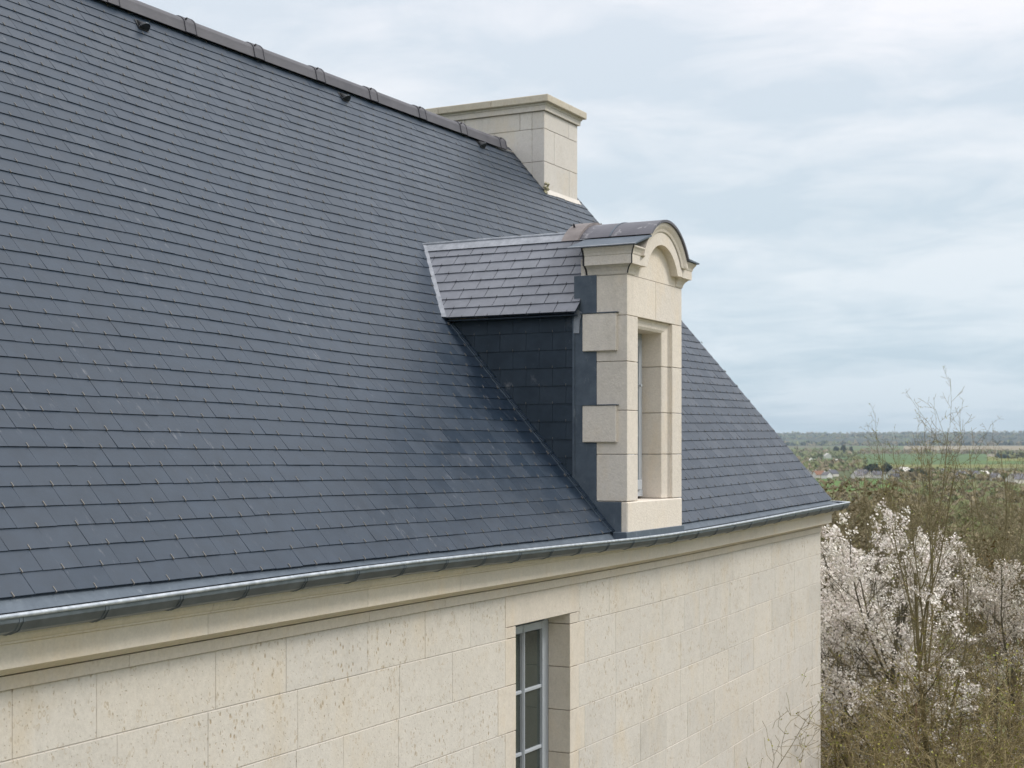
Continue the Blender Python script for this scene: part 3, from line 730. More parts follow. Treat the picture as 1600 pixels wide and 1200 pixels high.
# quoins that run back onto the cheek
for z0, z1 in ((0.060, 0.328), (0.723, 0.998)):
    for xa, xb in ((XA-0.028, XA+0.02), (XB-0.02, XB+0.028)):
        b = MB(); b.cur = rnd.random()*0.98+0.01; b.box(xa, xb, 4.212, 4.48, z0, z1); P(b, 'quoin', M['dormer_stone'], dorm, bevel=0.005)
        b = MB(); b.box(xa-0.006 if xa < XA else xa, xb if xa < XA else xb+0.006, 4.200, 4.495, z1+0.001, z1+0.007); P(b, 'quoin_flashing', M['lead'], dorm)
# cornice blocks with mouldings: profile as (outset, z)
CPR = [(0.0, 1.274), (0.006, 1.282), (0.010, 1.300), (0.022, 1.322), (0.044, 1.341), (0.062, 1.344), (0.062, 1.410), (0.066, 1.414), (0.070, 1.430), (0.080, 1.448), (0.090, 1.460), (0.090, 1.470)]
YCB = 4.452   # how far the cornice runs back
AR, AZC = 0.495, 1.220     # outer arch radius and centre height
def sweep(mb, path_fn, cap=True):
    rows = [path_fn(e_, z_) for e_, z_ in CPR]
    n_ = len(rows[0]); vs = [q for r_ in rows for q in r_]; fs = []
    for i in range(len(rows)-1):
        for k in range(n_-1): fs.append((i*n_+k, i*n_+k+1, (i+1)*n_+k+1, (i+1)*n_+k))
    mb.add(vs, fs)
    m_ = len(rows)
    mb.add([rows[i][0] for i in range(m_)]+[(rows[-1][0][0]+0.0, rows[-1][0][1], rows[-1][0][2])], [tuple(range(m_))])
XIN = 0.135     # length of the straight front piece from the corner
for sgn, xc_ in ((-1, XA), (1, XB)):
    b = MB(); b.cur = 0.4
    xi = xc_-sgn*XIN
    def pth(e_, z_): return [(xc_+sgn*e_, YCB, z_), (xc_+sgn*e_, YF-e_, z_), (xi, YF-e_, z_)]
    rows = [pth(e_, z_) for e_, z_ in CPR]; m_ = len(rows)
    vs = [q for r_ in rows for q in r_]; fs = []
    for i in range(m_-1):
        for k in range(2): fs.append((i*3+k, i*3+k+1, (i+1)*3+k+1, (i+1)*3+k))
    # closing faces: top, inner end, back end
    b.add(vs, fs)
    top = rows[-1]; b.add([top[0], top[1], top[2], (xi, YCB, CPR[-1][1])], [(0, 1, 2, 3)])
    b.add([rows[i][2] for i in range(m_)]+[(xi, YF+0.05, CPR[-1][1]), (xi, YF+0.05, CPR[0][1])], [tuple(range(m_+2))])
    b.add([rows[i][0] for i in range(m_)]+[(xi, YCB, CPR[-1][1]), (xi, YCB, CPR[0][1])], [tuple(range(m_+2))])
    P(b, 'dormer_cornice', M['dormer_stone'], dorm, recalc=True)
# dark weathered lead strips on the cornice mitres and its back end
b = MB(); b_2 = MB()
for (e0, z0), (e1, z1) in zip(CPR[1:], CPR[2:]):
    for sgn, xc_ in ((-1, XA),):
        o_ = 0.0025; hw = 0.007
        p0, p1 = (xc_+sgn*(e0+o_), YF-e0-o_), (xc_+sgn*(e1+o_), YF-e1-o_)
        b.hexa([(p0[0], p0[1]+hw, z0), (p0[0], p0[1], z0), (p0[0]+hw, p0[1], z0), (p0[0]+hw, p0[1]+hw, z0)], [(p1[0], p1[1]+hw, z1+0.0005), (p1[0], p1[1], z1+0.0005), (p1[0]+hw, p1[1], z1+0.0005), (p1[0]+hw, p1[1]+hw, z1+0.0005)])
        b_2.hexa([(xc_-e0-o_, YCB-0.006, z0), (xc_+0.02, YCB-0.006, z0), (xc_+0.02, YCB+0.008, z0), (xc_-e0-o_, YCB+0.008, z0)], [(xc_-e1-o_, YCB-0.006, z1+0.0005), (xc_+0.02, YCB-0.006, z1+0.0005), (xc_+0.02, YCB+0.008, z1+0.0005), (xc_-e1-o_, YCB+0.008, z1+0.0005)])
P(b, 'lead_edge', M['iron'], dorm); P(b_2, 'lead_edge', M['iron'], dorm)
# tympanum wall and raised arch band
def arc_pts(rr, zc__, zmin, n=28):
    t0 = math.asin(max(-1, min(1, (zmin-zc__)/rr))); return [(XC+rr*math.cos(math.pi-t0-(math.pi-2*t0)*i/n), zc__+rr*math.sin(math.pi-t0-(math.pi-2*t0)*i/n)) for i in range(n+1)]
ty = [(XA+0.001, 1.275), (XB-0.001, 1.275), (XB-0.001, 1.40)]+arc_pts(AR-0.02, AZC, 1.42)[::-1]+[(XA+0.001, 1.40)]
b = MB(); b.cur = 0.55; b.prism(ty, lambda x, z: (x, YF, z), lambda x, z: (x, YCB+0.05, z)); P(b, 'tympanum', M['dormer_stone'], dorm, recalc=True)
def arc_band(mb, pin, pout, y0, y1):
    n_ = len(pin); vs = [(x, y0, z) for x, z in pin]+[(x, y0, z) for x, z in pout]+[(x, y1, z) for x, z in pin]+[(x, y1, z) for x, z in pout]; fs = []
    for i in range(n_-1):
        fs += [(i, i+1, n_+i+1, n_+i), (2*n_+i, 3*n_+i, 3*n_+i+1, 2*n_+i+1), (i, 2*n_+i, 2*n_+i+1, i+1), (n_+i, n_+i+1, 3*n_+i+1, 3*n_+i)]
    fs += [(0, n_, 3*n_, 2*n_), (n_-1, 3*n_-1, 4*n_-1, 2*n_-1)]
    mb.add(vs, fs)
pin = arc_pts(0.345, 1.200, 1.347); pout = arc_pts(AR-0.055, AZC, 1.347)
pout[0] = (XA+XIN-0.11, 1.405) if False else pout[0]
b = MB(); b.cur = 0.62; arc_band(b, pin, pout, YF-0.0595, YF+0.02)
# shoulders joining the band to the corner blocks
for sgn, xi in ((-1, XA+XIN-0.001), (1, XB-XIN+0.001)):
    pass
P(b, 'arch_band', M['dormer_stone'], dorm, recalc=True)
b = MB(); b.cur = 0.3
lay = [(AR-0.075, 0.063), (AR-0.070, 0.068), (AR-0.052, 0.074), (AR-0.034, 0.086), (AR-0.022, 0.092), (AR-0.006, 0.092)]
rows = [[(x, YF-o_, z) for x, z in arc_pts(r_, AZC, 1.414)] for r_, o_ in lay]
n_ = len(rows[0]); vs = [q for r_ in rows for q in r_]+[(x, YF+0.02, z) for x, y, z in rows[-1]]+[(x, YF+0.02, z) for x, y, z in rows[0]]
fs = []; m_ = len(rows)+2
for i in range(m_-1):
    for k in range(n_-1): fs.append((i*n_+k, i*n_+k+1, (i+1)*n_+k+1, (i+1)*n_+k))
fs += [tuple(i*n_ for i in range(m_)), tuple(i*n_+n_-1 for i in range(m_-1, -1, -1))]
b.add(vs, fs); P(b, 'arch_moulding', M['dormer_stone'], dorm, recalc=True)
# lead hood over the arch, its side aprons
hd = MB()
YH0, YH1 = YF-0.108, 4.80
def arc2(rr, zl, zr, n=30):
    tl = math.pi-math.asin((zl-AZC)/rr); tr = math.asin((zr-AZC)/rr)
    return [(XC+rr*math.cos(tl+(tr-tl)*i/n), AZC+rr*math.sin(tl+(tr-tl)*i/n)) for i in range(n+1)]
arc_band(hd, arc2(AR-0.004, 1.585, 1.475), arc2(AR+0.014, 1.583, 1.475), YH0, 4.62)
hood = P(hd, 'dormer_hood', M['hood'], recalc=True, smooth=False)
for sgn, xc_ in ((-1, XA), (1, XB)):
    b = MB(); xo = xc_+sgn*0.106; xi = xc_-sgn*(0.205 if sgn < 0 else 0.13); zi = 1.578 if sgn < 0 else 1.49
    b.hexa([(xo, YH0, 1.470), (xi, YH0, zi-0.015), (xi, 4.56, zi-0.015), (xo, 4.56, 1.470)], [(xo, YH0, 1.480), (xi, YH0, zi), (xi, 4.56, zi), (xo, 4.56, 1.480)])
    P(b, 'hood_apron', M['lead'], hood, recalc=True)
    b = MB(); b.tube((xo, YH0, 1.476), (xo, 4.56, 1.476), 0.006, 0.006, 6, True); P(b, 'lead_roll', M['lead_pale'], hood)
b = MB()
for ys in (4.35,):
    q = [(x, z) for x, z in arc2(AR+0.018, 1.59, 1.5)]; q2 = [(x, z) for x, z in arc2(AR+0.011, 1.59, 1.5)]
    arc_band(b, q2, q, ys, ys+0.012)
P(b, 'lead_seam', M['lead'], hood, recalc=True)
# dormer roof: two small slate slopes
DL = math.hypot(DRX-DEX, DRZ-DEZ); ux, uz = (DRX-DEX)/DL, (DRZ-DEZ)/DL
DY0 = 4.50
def dp(side):
    def f_(y, s_, n_):   # y along the ridge, s up the slope
        x = DEX+ux*s_-uz*n_; z = DEZ+uz*s_+ux*n_
        return (x, y, z) if side < 0 else (2*DRX-x, y, z)
    return f_
db = MB()
for side in (-1, 1):
    f_ = dp(side)
    db.add([f_(DY0, 0, -0.004), f_(DY0+1.25, 0, -0.004), f_(DY0+1.9, DL, -0.004), f_(DY0, DL, -0.004)], [(0, 1, 2, 3)])
# soffit board under the eave
db.box(DEX+0.02, XA+0.03, DY0+0.02, 5.66, 0.985, 0.995)
droof = P(db, 'dormer_roof', M['slate_cheek'])
def ymax_on(s_):   # where the small slope runs into the main roof
    z = DEZ+uz*s_; return YE+(z-ZE)/TP
rows_d = int(DL/EX)+1; ed = 0.1085
ndor = 0
for side in (-1, 1):
    f_ = dp(side); hk2 = MB()
    for k in range(8):
        s0 = k*ed; s1 = min(s0+ed+0.014, DL)
        ye = ymax_on(s0+0.05)+0.02; y = DY0+0.02-((k % 2)*SW/2)-0.06
        while y < ye:
            ya, yb = max(y, DY0-0.0), min(y+SW, ye); y += SW
            yh = (y-SW/2)
            if k in (6,) and abs(ya-5.4) < 0.15 and side < 0: pass
            if yb-ya < 0.02: continue
            b = MB(); b.cur = rnd.random()*0.98+0.01; g = 0.0026; lift = 0.012+rnd.uniform(0, 0.002)
            ybt = min(yb, ymax_on(s1)+0.02); ybb = min(yb, ymax_on(s0)+0.02) if yb >= ye else yb
            lo = [f_(ya+g, s0, lift-0.0058), f_(yb-g, s0, lift-0.0058), f_(yb-g, s1, 0.0004), f_(ya+g, s1, 0.0004)]
            hi = [f_(ya+g, s0, lift), f_(yb-g, s0, lift), f_(yb-g, s1, 0.0044), f_(ya+g, s1, 0.0044)]
            b.hexa(lo, hi)
            if side < 0 or True:
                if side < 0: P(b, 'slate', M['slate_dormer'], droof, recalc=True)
                else:
                    hk2.cur = b.cur; hk2.hexa(lo, hi)
            if side < 0 and DY0 < yh < ye-0.02:
                h_ = MB(); h = 0.0009
                h_.hexa([f_(yh-h, s0-0.004, 0.004), f_(yh+h, s0-0.004, 0.004), f_(yh+h, s0+0.022, 0.009), f_(yh-h, s0+0.022, 0.009)], [f_(yh-h, s0-0.002, 0.0155), f_(yh+h, s0-0.002, 0.0155), f_(yh+h, s0+0.016, 0.0145), f_(yh-h, s0+0.016, 0.0145)])
                if 'dh' not in globals(): dh = MB()
                dh.add(h_.v, h_.f)
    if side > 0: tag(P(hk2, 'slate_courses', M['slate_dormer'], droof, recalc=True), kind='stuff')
tag(P(dh, 'slate_hook', M['iron'], droof), kind='stuff')
# lead ridge roll and valley edge of the dormer roof
b = MB(); yr1 = ymax_on(DL)+0.03
for side in (-1, 1):
    f_ = dp(side); n = 6
    for i in range(n):
        a, c_ = DY0+(yr1-DY0)*i/n, DY0+(yr1-DY0)*(i+1)/n
        wa = 0.083
        b.hexa([f_(a, DL-wa, 0.013), f_(c_, DL-wa, 0.013), f_(c_, DL+0.004, 0.013), f_(a, DL+0.004, 0.013)], [f_(a, DL-wa, 0.0165), f_(c_, DL-wa, 0.0165), f_(c_, DL+0.006, 0.0175), f_(a, DL+0.006, 0.0175)])
b.tube((DRX, DY0, DRZ+0.018), (DRX, yr1, DRZ+0.018), 0.014, 0.014, 8, True)
P(b, 'ridge_flashing', M['lead_pale'], droof)
b = MB()
for side in (-1, 1):
    f_ = dp(side); n = 8
    for i in range(n):
        s0, s1 = DL*i/n, DL*(i+1)/n
        b.hexa([f_(ymax_on(s0)-0.014, s0, 0.011), f_(ymax_on(s0)+0.03, s0, 0.011), f_(ymax_on(s1)+0.03, s1, 0.011), f_(ymax_on(s1)-0.014, s1, 0.011)],
               [f_(ymax_on(s0)-0.014, s0, 0.018), f_(ymax_on(s0)+0.03, s0, 0.022), f_(ymax_on(s1)+0.03, s1, 0.022), f_(ymax_on(s1)-0.014, s1, 0.018)])
P(b, 'valley_flashing', M['lead_pale'], droof)
# tan clay end tile on the dormer ridge
b = MB(); n = 10
def ring(y, r_, zc__=DRZ-0.02):
    return [(DRX-r_*math.cos(math.pi*i/n), y, zc__+r_*0.72*math.sin(math.pi*i/n)) for i in range(n+1)]
def shell(mb, y0, y1, r0, r1, th, zc__=DRZ-0.02):
    A, B, C_, D_ = ring(y0, r0, zc__), ring(y1, r1, zc__), ring(y0, r0-th, zc__), ring(y1, r1-th, zc__); m_ = n+1; fs = []
    for k in range(n): fs += [(k, k+1, m_+k+1, m_+k), (2*m_+k, 3*m_+k, 3*m_+k+1, 2*m_+k+1), (k, 2*m_+k, 2*m_+k+1, k+1), (m_+k, m_+k+1, 3*m_+k+1, 3*m_+k)]
    fs += [(0, m_, 3*m_, 2*m_), (m_-1, 3*m_-1, 4*m_-1, 2*m_-1)]
    mb.add(A+B+C_+D_, fs)
arc_band(b, arc2(AR+0.010, 1.572, 1.56), arc2(AR+0.034, 1.568, 1.556), 4.600, 4.735); et = P(b, 'end_tile', M['tan_tile'], droof, recalc=True)
b = MB(); b.tube((DRX-0.235, 4.700, DRZ+0.02), (DRX-0.265, 4.695, DRZ+0.045), 0.009, 0.007, 6, True); P(b, 'tile_nail', M['iron'], et)

# dormer cheeks hung with dark slate
ch = MB()
for xx, sg in ((XA, 1), (XB, -1)):
    ch.add([(xx+sg*0.012, YB, -0.6), (xx+sg*0.012, YB, 0.99), (xx+sg*0.012, 5.62, 0.99), (xx+sg*0.012, YB+0.02, -0.6)], [(0, 1, 2, 3)])
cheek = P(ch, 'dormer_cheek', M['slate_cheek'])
CE = 0.1325
def yroof(z): return YE+(z-ZE)/TP
rest_c = MB()
for side in (-1, 1):
    for k in range(13):
        z0 = 0.985-0.108-(k)*CE+0.0; z1 = z0+CE+0.012
        if k == 0: z1 = 1.0
        if z0 < -0.45: break
        yend = yroof(z0)+0.10; y = 4.555-(0.155 if k % 2 == 0 else 0.045)
        while y < yend:
            ya, yb = max(4.555, y), min(y+SW, yend); y += SW
            if yb-ya < 0.02: continue
            xs_ = XA if side < 0 else XB; sg = -1 if side < 0 else 1; g = 0.0012; l_ = 0.0095+rnd.uniform(0, 0.0015)
            lo = [(xs_+sg*(l_-0.006), ya+g, z0), (xs_+sg*(l_-0.006), yb-g, z0), (xs_-sg*0.001, yb-g, z1), (xs_-sg*0.001, ya+g, z1)]
            hi = [(xs_+sg*l_, ya+g, z0), (xs_+sg*l_, yb-g, z0), (xs_+sg*0.004, yb-g, z1), (xs_+sg*0.004, ya+g, z1)]
            rr_ = rnd.random()*0.98+0.01
            if side < 0:
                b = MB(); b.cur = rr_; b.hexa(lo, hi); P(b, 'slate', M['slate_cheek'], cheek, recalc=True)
                if yb-ya > 0.12 or True:
                    yh = y-SW/2; 
                    if 4.57 < yh < yend-0.03:
                        b = MB(); 
                        if 'chk' not in globals(): chk = MB()
                        chk.box(xs_-l_-0.002, xs_-0.002, yh-0.0008, yh+0.0008, z0-0.001, z0+0.016)
            else:
                rest_c.cur = rr_; rest_c.hexa(lo, hi)
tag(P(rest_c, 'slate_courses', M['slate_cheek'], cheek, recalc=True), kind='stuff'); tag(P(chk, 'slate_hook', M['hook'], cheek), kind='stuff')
# lead between stone and slate, foot apron, corner pieces
for sgn, xc_ in ((-1, XA), (1, XB)):
    b = MB(); z = -0.47
    for (z0, z1) in ((-0.47, 0.052), (0.052, 0.335), (0.335, 0.715), (0.715, 1.008), (1.008, 1.274)):
        o_ = 0.004+0.002*rnd.random(); b.box(min(xc_+sgn*o_, xc_-sgn*0.01), max(xc_+sgn*o_, xc_-sgn*0.01), YB-0.002, 4.556, z0, z1+0.006)
    b.box(min(xc_+sgn*0.014, xc_), max(xc_+sgn*0.014, xc_), 4.548, 4.566, -0.4, 0.99)
    P(b, 'side_flashing', M['lead'], dorm, bevel=0.001)
    b = MB(); b.box(min(xc_+sgn*0.010, xc_-sgn*0.01), max(xc_+sgn*0.010, xc_-sgn*0.01), YF+0.045, YB+0.05, -0.60, -0.372); P(b, 'foot_flashing', M['lead'], dorm, bevel=0.002)
b = MB(); b.prism([(4.485, 1.01), (4.545, 1.045), (4.555, 0.93), (4.555, 0.86), (4.510, 0.86), (4.505, 0.95)], lambda y, z: (XA-0.012, y, z), lambda y, z: (XA-0.016, y, z)); P(b, 'corner_flashing', M['lead_pale'], dorm, recalc=True)
b = MB(); b.hexa([(XA-0.035, YF-0.020, -0.690), (XB+0.03, YF-0.020, -0.690), (XB+0.03, YF+0.1, -0.690), (XA-0.035, YF+0.1, -0.690)], [(XA-0.035, YF-0.010, -0.588), (XB+0.03, YF-0.010, -0.588), (XB+0.03, YF+0.1, -0.588), (XA-0.035, YF+0.1, -0.588)])
P(b, 'foot_apron', M['lead'], dorm, bevel=0.004)
# dormer window
yd = YF+0.215; x0_, x1_ = XA+0.30, XB-0.30; z0_, z1_ = -0.352, 0.905
b = MB()
b.box(x0_-0.01, x0_+0.040, yd, yd+0.07, z0_, z1_+0.01); b.box(x1_-0.040, x1_+0.01, yd, yd+0.07, z0_, z1_+0.01); b.box(x0_+0.04, x1_-0.04, yd, yd+0.07, z1_-0.045, z1_+0.01); b.box(x0_+0.04, x1_-0.04, yd-0.025, yd+0.07, z0_, z0_+0.05)
dwin = P(b, 'dormer_window', M['paint'], bevel=0.003)
xm2 = XC
for a, b_ in ((x0_+0.043, xm2-0.003), (xm2+0.003, x1_-0.043)):
    q = MB(); st = 0.055; zl, zh = z0_+0.053, z1_-0.048
    q.box(a, a+st, yd-0.02, yd+0.03, zl, zh); q.box(b_-st, b_, yd-0.02, yd+0.03, zl, zh); q.box(a+st, b_-st, yd-0.018, yd+0.028, zh-0.055, zh); q.box(a+st, b_-st, yd-0.045, yd+0.028, zl, zl+0.075)
    P(q, 'casement', M['paint'], dwin, bevel=0.004)
    for i in range(1, 3):
        q = MB(); zz_ = zl+0.075+(zh-zl-0.13)*i/3; q.box(a+st+0.001, b_-st-0.001, yd-0.012, yd+0.024, zz_-0.011, zz_+0.011); P(q, 'glazing_bar', M['paint'], dwin, bevel=0.003)
    q = MB(); q.box(a+st-0.008, b_-st+0.008, yd+0.006, yd+0.011, zl+0.02, zh-0.02); P(q, 'pane', M['glass'], dwin)
b = MB(); b.tube((x1_-0.12, yd-0.02, 0.50), (x1_-0.12, yd-0.05, 0.50), 0.008, 0.012, 8, True); P(b, 'handle', M['paint'], dwin)
b = MB(); b.box(x0_+0.0, x1_-0.0, yd+0.072, yd+0.9, -0.34, 0.96); P(b, 'attic_room', M['room'])

# ------------------------------------------------------------------ vegetation builders
CA, SA = math.cos(AZ), math.sin(AZ)
def spot(px, dist):      # ground point on a bearing, named by the column it shows in
    r_ = (px-CX)/F; v = Vector((r_*SA+CA, -r_*CA+SA, 0)).normalized()*dist; return v.x, v.y
def grow(mb, tips, p, d, ln, r_, lvl, rg_, P_):
    """one limb and what grows from it"""
    seg = P_['seg'][lvl]; n = P_['n'][lvl]; pts = [Vector(p)]; dv = Vector(d).normalized(); step = ln/seg
    for i in range(seg):
        dv = (dv+Vector((rg_.gauss(0, 1), rg_.gauss(0, 1), rg_.gauss(0, 1)))*P_['wob'][lvl]+Vector((0, 0, P_['up'][lvl]))).normalized()
        pts.append(pts[-1]+dv*step)
    r0 = r_
    re = max(P_['rmin'], r_*P_['taper'][lvl])
    for i in range(seg):
        ra = r0+(re-r0)*i/seg; rb = r0+(re-r0)*(i+1)/seg
        mb[min(lvl, 1)].tube(pts[i], pts[i+1], ra, rb, P_['sides'][lvl])
    if lvl >= P_['tip_from']: tips.append((pts, lvl))
    if lvl+1 >= len(P_['n']): return
    for j in range(n):
        t = P_['from'][lvl]+(1-P_['from'][lvl])*((j+rg_.random())/max(1, n)); t = min(t, 0.999)*seg; i = int(t); q = pts[i].lerp(pts[i+1], t-i)
        ax = (pts[i+1]-pts[i]).normalized(); side = ax.orthogonal().normalized()
        from mathutils import Quaternion
        side = Quaternion(ax, rg_.uniform(0, 6.283)) @ side
        ang = R(rg_.uniform(*P_['ang'][lvl])); nd = ax*math.cos(ang)+side*math.sin(ang)
        rr = (r0+(re-r0)*t/seg)*P_['rr'][lvl]
        grow(mb, tips, q, nd, ln*rg_.uniform(*P_['len'][lvl])*(1.0-P_.get('fall', 0.35)*t/seg), max(rr, P_['rmin']), lvl+1, rg_, P_)
def petals(mb, tips, rg_, per=2.2, size=0.02, spread=0.03, quads=5, minl=0, gate=None):
    for pts, lvl in tips:
        for a, b_ in zip(pts, pts[1:]):
            k = per*(b_-a).length; k = int(k)+(1 if rg_.random() < k-int(k) else 0)
            for _ in range(k):
                q = a.lerp(b_, rg_.random())
                if gate and not gate(q): continue
                mb.cur = rg_.random()*0.98+0.01
                for _2 in range(quads):
                    c_ = q+Vector((rg_.gauss(0, 1), rg_.gauss(0, 1), rg_.gauss(0, 1)))*spread
                    u = Vector((rg_.gauss(0, 1), rg_.gauss(0, 1), rg_.gauss(0, 1))).normalized(); v = u.orthogonal().normalized(); s_ = size*rg_.uniform(0.6, 1.2)
                    mb.add([c_-u*s_, c_+v*s_, c_+u*s_, c_-v*s_], [(0, 1, 2, 3)])
PB = dict(seg=[7, 6, 5, 4, 3], n=[9, 7, 6, 4, 0], wob=[0.06, 0.12, 0.16, 0.2, 0.2], up=[0.05, 0.10, 0.06, 0.03, 0.0], taper=[0.35, 0.3, 0.35, 0.5, 0.6], sides=[7, 5, 4, 3, 3],
          **{'from': [0.22, 0.2, 0.15, 0.15, 0]}, ang=[(22, 50), (25, 55), (25, 60), (30, 65), (0, 0)], rr=[0.55, 0.55, 0.6, 0.7, 0.7], len=[(0.5, 0.75), (0.4, 0.65), (0.4, 0.6), (0.35, 0.6), (0, 0)], rmin=0.0022, tip_from=2)
def make_tree(name, seed, P_, h, r_, trunk_mat, twig_mat, flower=None, bud=None, lean=(0, 0), stems=1, spread=0.0, gate=None):
    rg_ = random.Random(seed); mb = [MB(), MB()]; tips = []
    for s_ in range(stems):
        a = 6.283*(s_+rg_.random()*0.6)/max(1, stems)
        d = Vector((lean[0]+spread*math.cos(a), lean[1]+spread*math.sin(a), 1.0))
        o_ = Vector((0.10*math.cos(a)*(stems > 1), 0.10*math.sin(a)*(stems > 1), -0.1))*(1 if stems > 1 else 1)
        grow(mb, tips, o_, d, h*rg_.uniform(0.82, 1.0) if stems > 1 else h, r_, 0, rg_, P_)
    meshes = []
    for m_, nm, mt in ((mb[0], 'trunk', trunk_mat), (mb[1], 'twigs', twig_mat)):
        me = m_.build(nm, M[mt]); meshes.append(me)
    if flower:
        f_ = MB(); petals(f_, tips, rg_, gate=gate, **flower); meshes.append(tag(f_.build('blossom', M['blossom']), kind='stuff'))
    if bud:
        f_ = MB(); petals(f_, tips, rg_, **bud); meshes.append(tag(f_.build('buds', M['bud']), kind='stuff'))
    root = empty(name)
    for o_ in meshes: o_.parent = root
    return root
def dup(root, name=None):
    r_ = root.copy(); COL.objects.link(r_)
    for c_ in root.children:
        k = c_.copy(); COL.objects.link(k); k.parent = r_
    return r_
def put(o, px, dist, z=None, s=1.0, rz=0.0, dz=0.0):
    x, y = spot(px, dist); o.location = (x, y, (land_h(x, y) if z is None else z)+dz)
    o.scale = (s, s, s); o.rotation_euler = (0, 0, rz); return o

# tall young bare tree beyond the house corner
PT = dict(PB); PT.update(n=[9, 7, 5, 3, 0], ang=[(18, 36), (16, 40), (22, 50), (30, 60), (0, 0)], up=[0.02, 0.16, 0.14, 0.06, 0.0], wob=[0.035, 0.07, 0.12, 0.2, 0.2])
PT['from'] = [0.34, 0.25, 0.2, 0.15, 0]; PT['len'] = [(0.5, 0.72), (0.4, 0.6), (0.35, 0.5), (0.3, 0.5), (0, 0)]; PT['rmin'] = 0.0026
t1 = make_tree('bare_tree', 5, PT, 7.0, 0.072, 'bark_olive', 'bark_olive', bud=dict(per=0.5, size=0.012, spread=0.02, quads=2))
put(t1, 1440, 18.4, s=0.715, dz=0.1); tag(t1, 'tall bare young tree with upright branches rising above the horizon', 'tree')
# blossoming trees
PF = dict(PB); PF.update(n=[11, 9, 7, 3, 0], ang=[(28, 62), (28, 60), (25, 60), (30, 65), (0, 0)]); PF['from'] = [0.25, 0.15, 0.1, 0.1, 0]
fl1 = make_tree('blossom_tree', 11, PF, 4.6, 0.075, 'bark', 'bark', gate=lambda q: noise.noise(q*2.1) > 0.04 + max(0.0, 2.9-q.z)*0.22, flower=dict(per=7.5, size=0.017, spread=0.033, quads=13))
put(fl1, 1335, 19.5, s=0.98, rz=0.6); tag(fl1, 'white blossoming tree close behind the corner of the house', 'tree', 'blossoming trees behind the house')
for px, d_, s_, rz_, lab in ((1545, 20.5, 0.93, 2.2, 'white blossoming tree at the right edge, right of the tall bare tree'), (1425, 21.5, 0.72, 4.0, 'low white blossoming tree in front of the tall bare tree trunk'),
                            (1285, 23, 0.88, 1.2, 'white blossoming tree half hidden behind the house wall')):
    o = put(dup(fl1), px, d_, s=s_, rz=rz_); tag(o, lab, 'tree', 'blossoming trees behind the house')
# two slimmer bare trees
for px, d_, s_, rz_, lab in ((1352, 26, 0.74, 1.0, 'slim bare tree left of the tall one, its tip just above the horizon'), (1530, 24, 0.74, 2.4, 'slim bare tree right of the tall one, its tip at the horizon')):
    o = put(dup(t1), px, d_, s=s_, rz=rz_, dz=-0.3); tag(o, lab, 'tree')
# foreground thicket of bare shrubs
PS = dict(PB); PS.update(seg=[6, 5, 4, 3], n=[9, 7, 5, 0], wob=[0.12, 0.2, 0.26, 0.3], up=[0.0, 0.02, 0.0, 0.0], taper=[0.4, 0.4, 0.5, 0.6], sides=[5, 3, 3, 3], ang=[(20, 60), (25, 70), (25, 75), (0, 0)], rr=[0.5, 0.6, 0.7, 0.7], len=[(0.35, 0.6), (0.35, 0.6), (0.35, 0.6), (0, 0)], rmin=0.0019, tip_from=1)
PS['from'] = [0.2, 0.15, 0.1, 0]
shA = make_tree('bare_shrub', 21, PS, 3.3, 0.020, 'twig', 'twig', bud=dict(per=1.5, size=0.010, spread=0.014, quads=2), stems=9, spread=0.42)
shB = make_tree('bare_shrub', 22, PS, 3.0, 0.020, 'twig_red', 'twig', bud=dict(per=1.2, size=0.009, spread=0.012, quads=2), stems=8, spread=0.60)
shC = make_tree('bare_shrub', 23, PS, 3.2, 0.022, 'bark_olive', 'twig', bud=dict(per=2.4, size=0.010, spread=0.016, quads=2), stems=9, spread=0.5)
SHR = [(shA, 1345, 15.2, 1.06, 0.0), (shB, 1440, 14.0, 1.02, 1.0), (shC, 1520, 15.0, 1.20, 2.0), (shA, 1600, 14.2, 1.22, 3.0), (shB, 1300, 16.8, 1.0, 4.0), (shC, 1390, 17.0, 1.12, 5.0),
       (shA, 1480, 17.5, 1.25, 0.7), (shB, 1570, 17.0, 1.42, 1.9), (shC, 1650, 16.0, 1.4, 3.3), (shA, 1540, 12.8, 0.98, 4.1), (shC, 1420, 20.0, 1.2, 2.9), (shB, 1500, 20.5, 1.35, 0.3), (shA, 1300, 19.5, 1.05, 5.2), (shC, 1600, 20.0, 1.55, 1.1), (shA, 1370, 12.7, 0.86, 2.3), (shB, 1460, 12.2, 0.82, 4.4)]
tone = {id(shA): 'brown bare shrub', id(shB): 'reddish stemmed bare shrub', id(shC): 'olive bare shrub with yellow green buds'}
def band(v, cuts, names): return names[sum(v > c_ for c_ in cuts)]
SHL = []
for (src, px, d_, s_, rz_) in SHR:
    row = band(d_, (13.5, 15.6, 18.5), ('nearest the camera', 'in front', 'mid thicket', 'at the back'))
    col_ = band(px, (1320, 1380, 1430, 1480, 1530, 1580), ('against the house corner', 'just right of the house corner', 'left of the tall bare trunk', 'below the tall bare trunk', 'right of the tall bare trunk', 'below the right blossom tree', 'at the right picture edge'))
    SHL.append(f'{tone[id(src)]} {row}, {col_}')
seen = set()
for i, (src, px, d_, s_, rz_) in enumerate(SHR):
    o = src if id(src) not in seen else dup(src); seen.add(id(src)); put(o, px, d_, s=s_, rz=rz_)
    tag(o, SHL[i], 'shrub', 'bare shrubs in the thicket by the house')
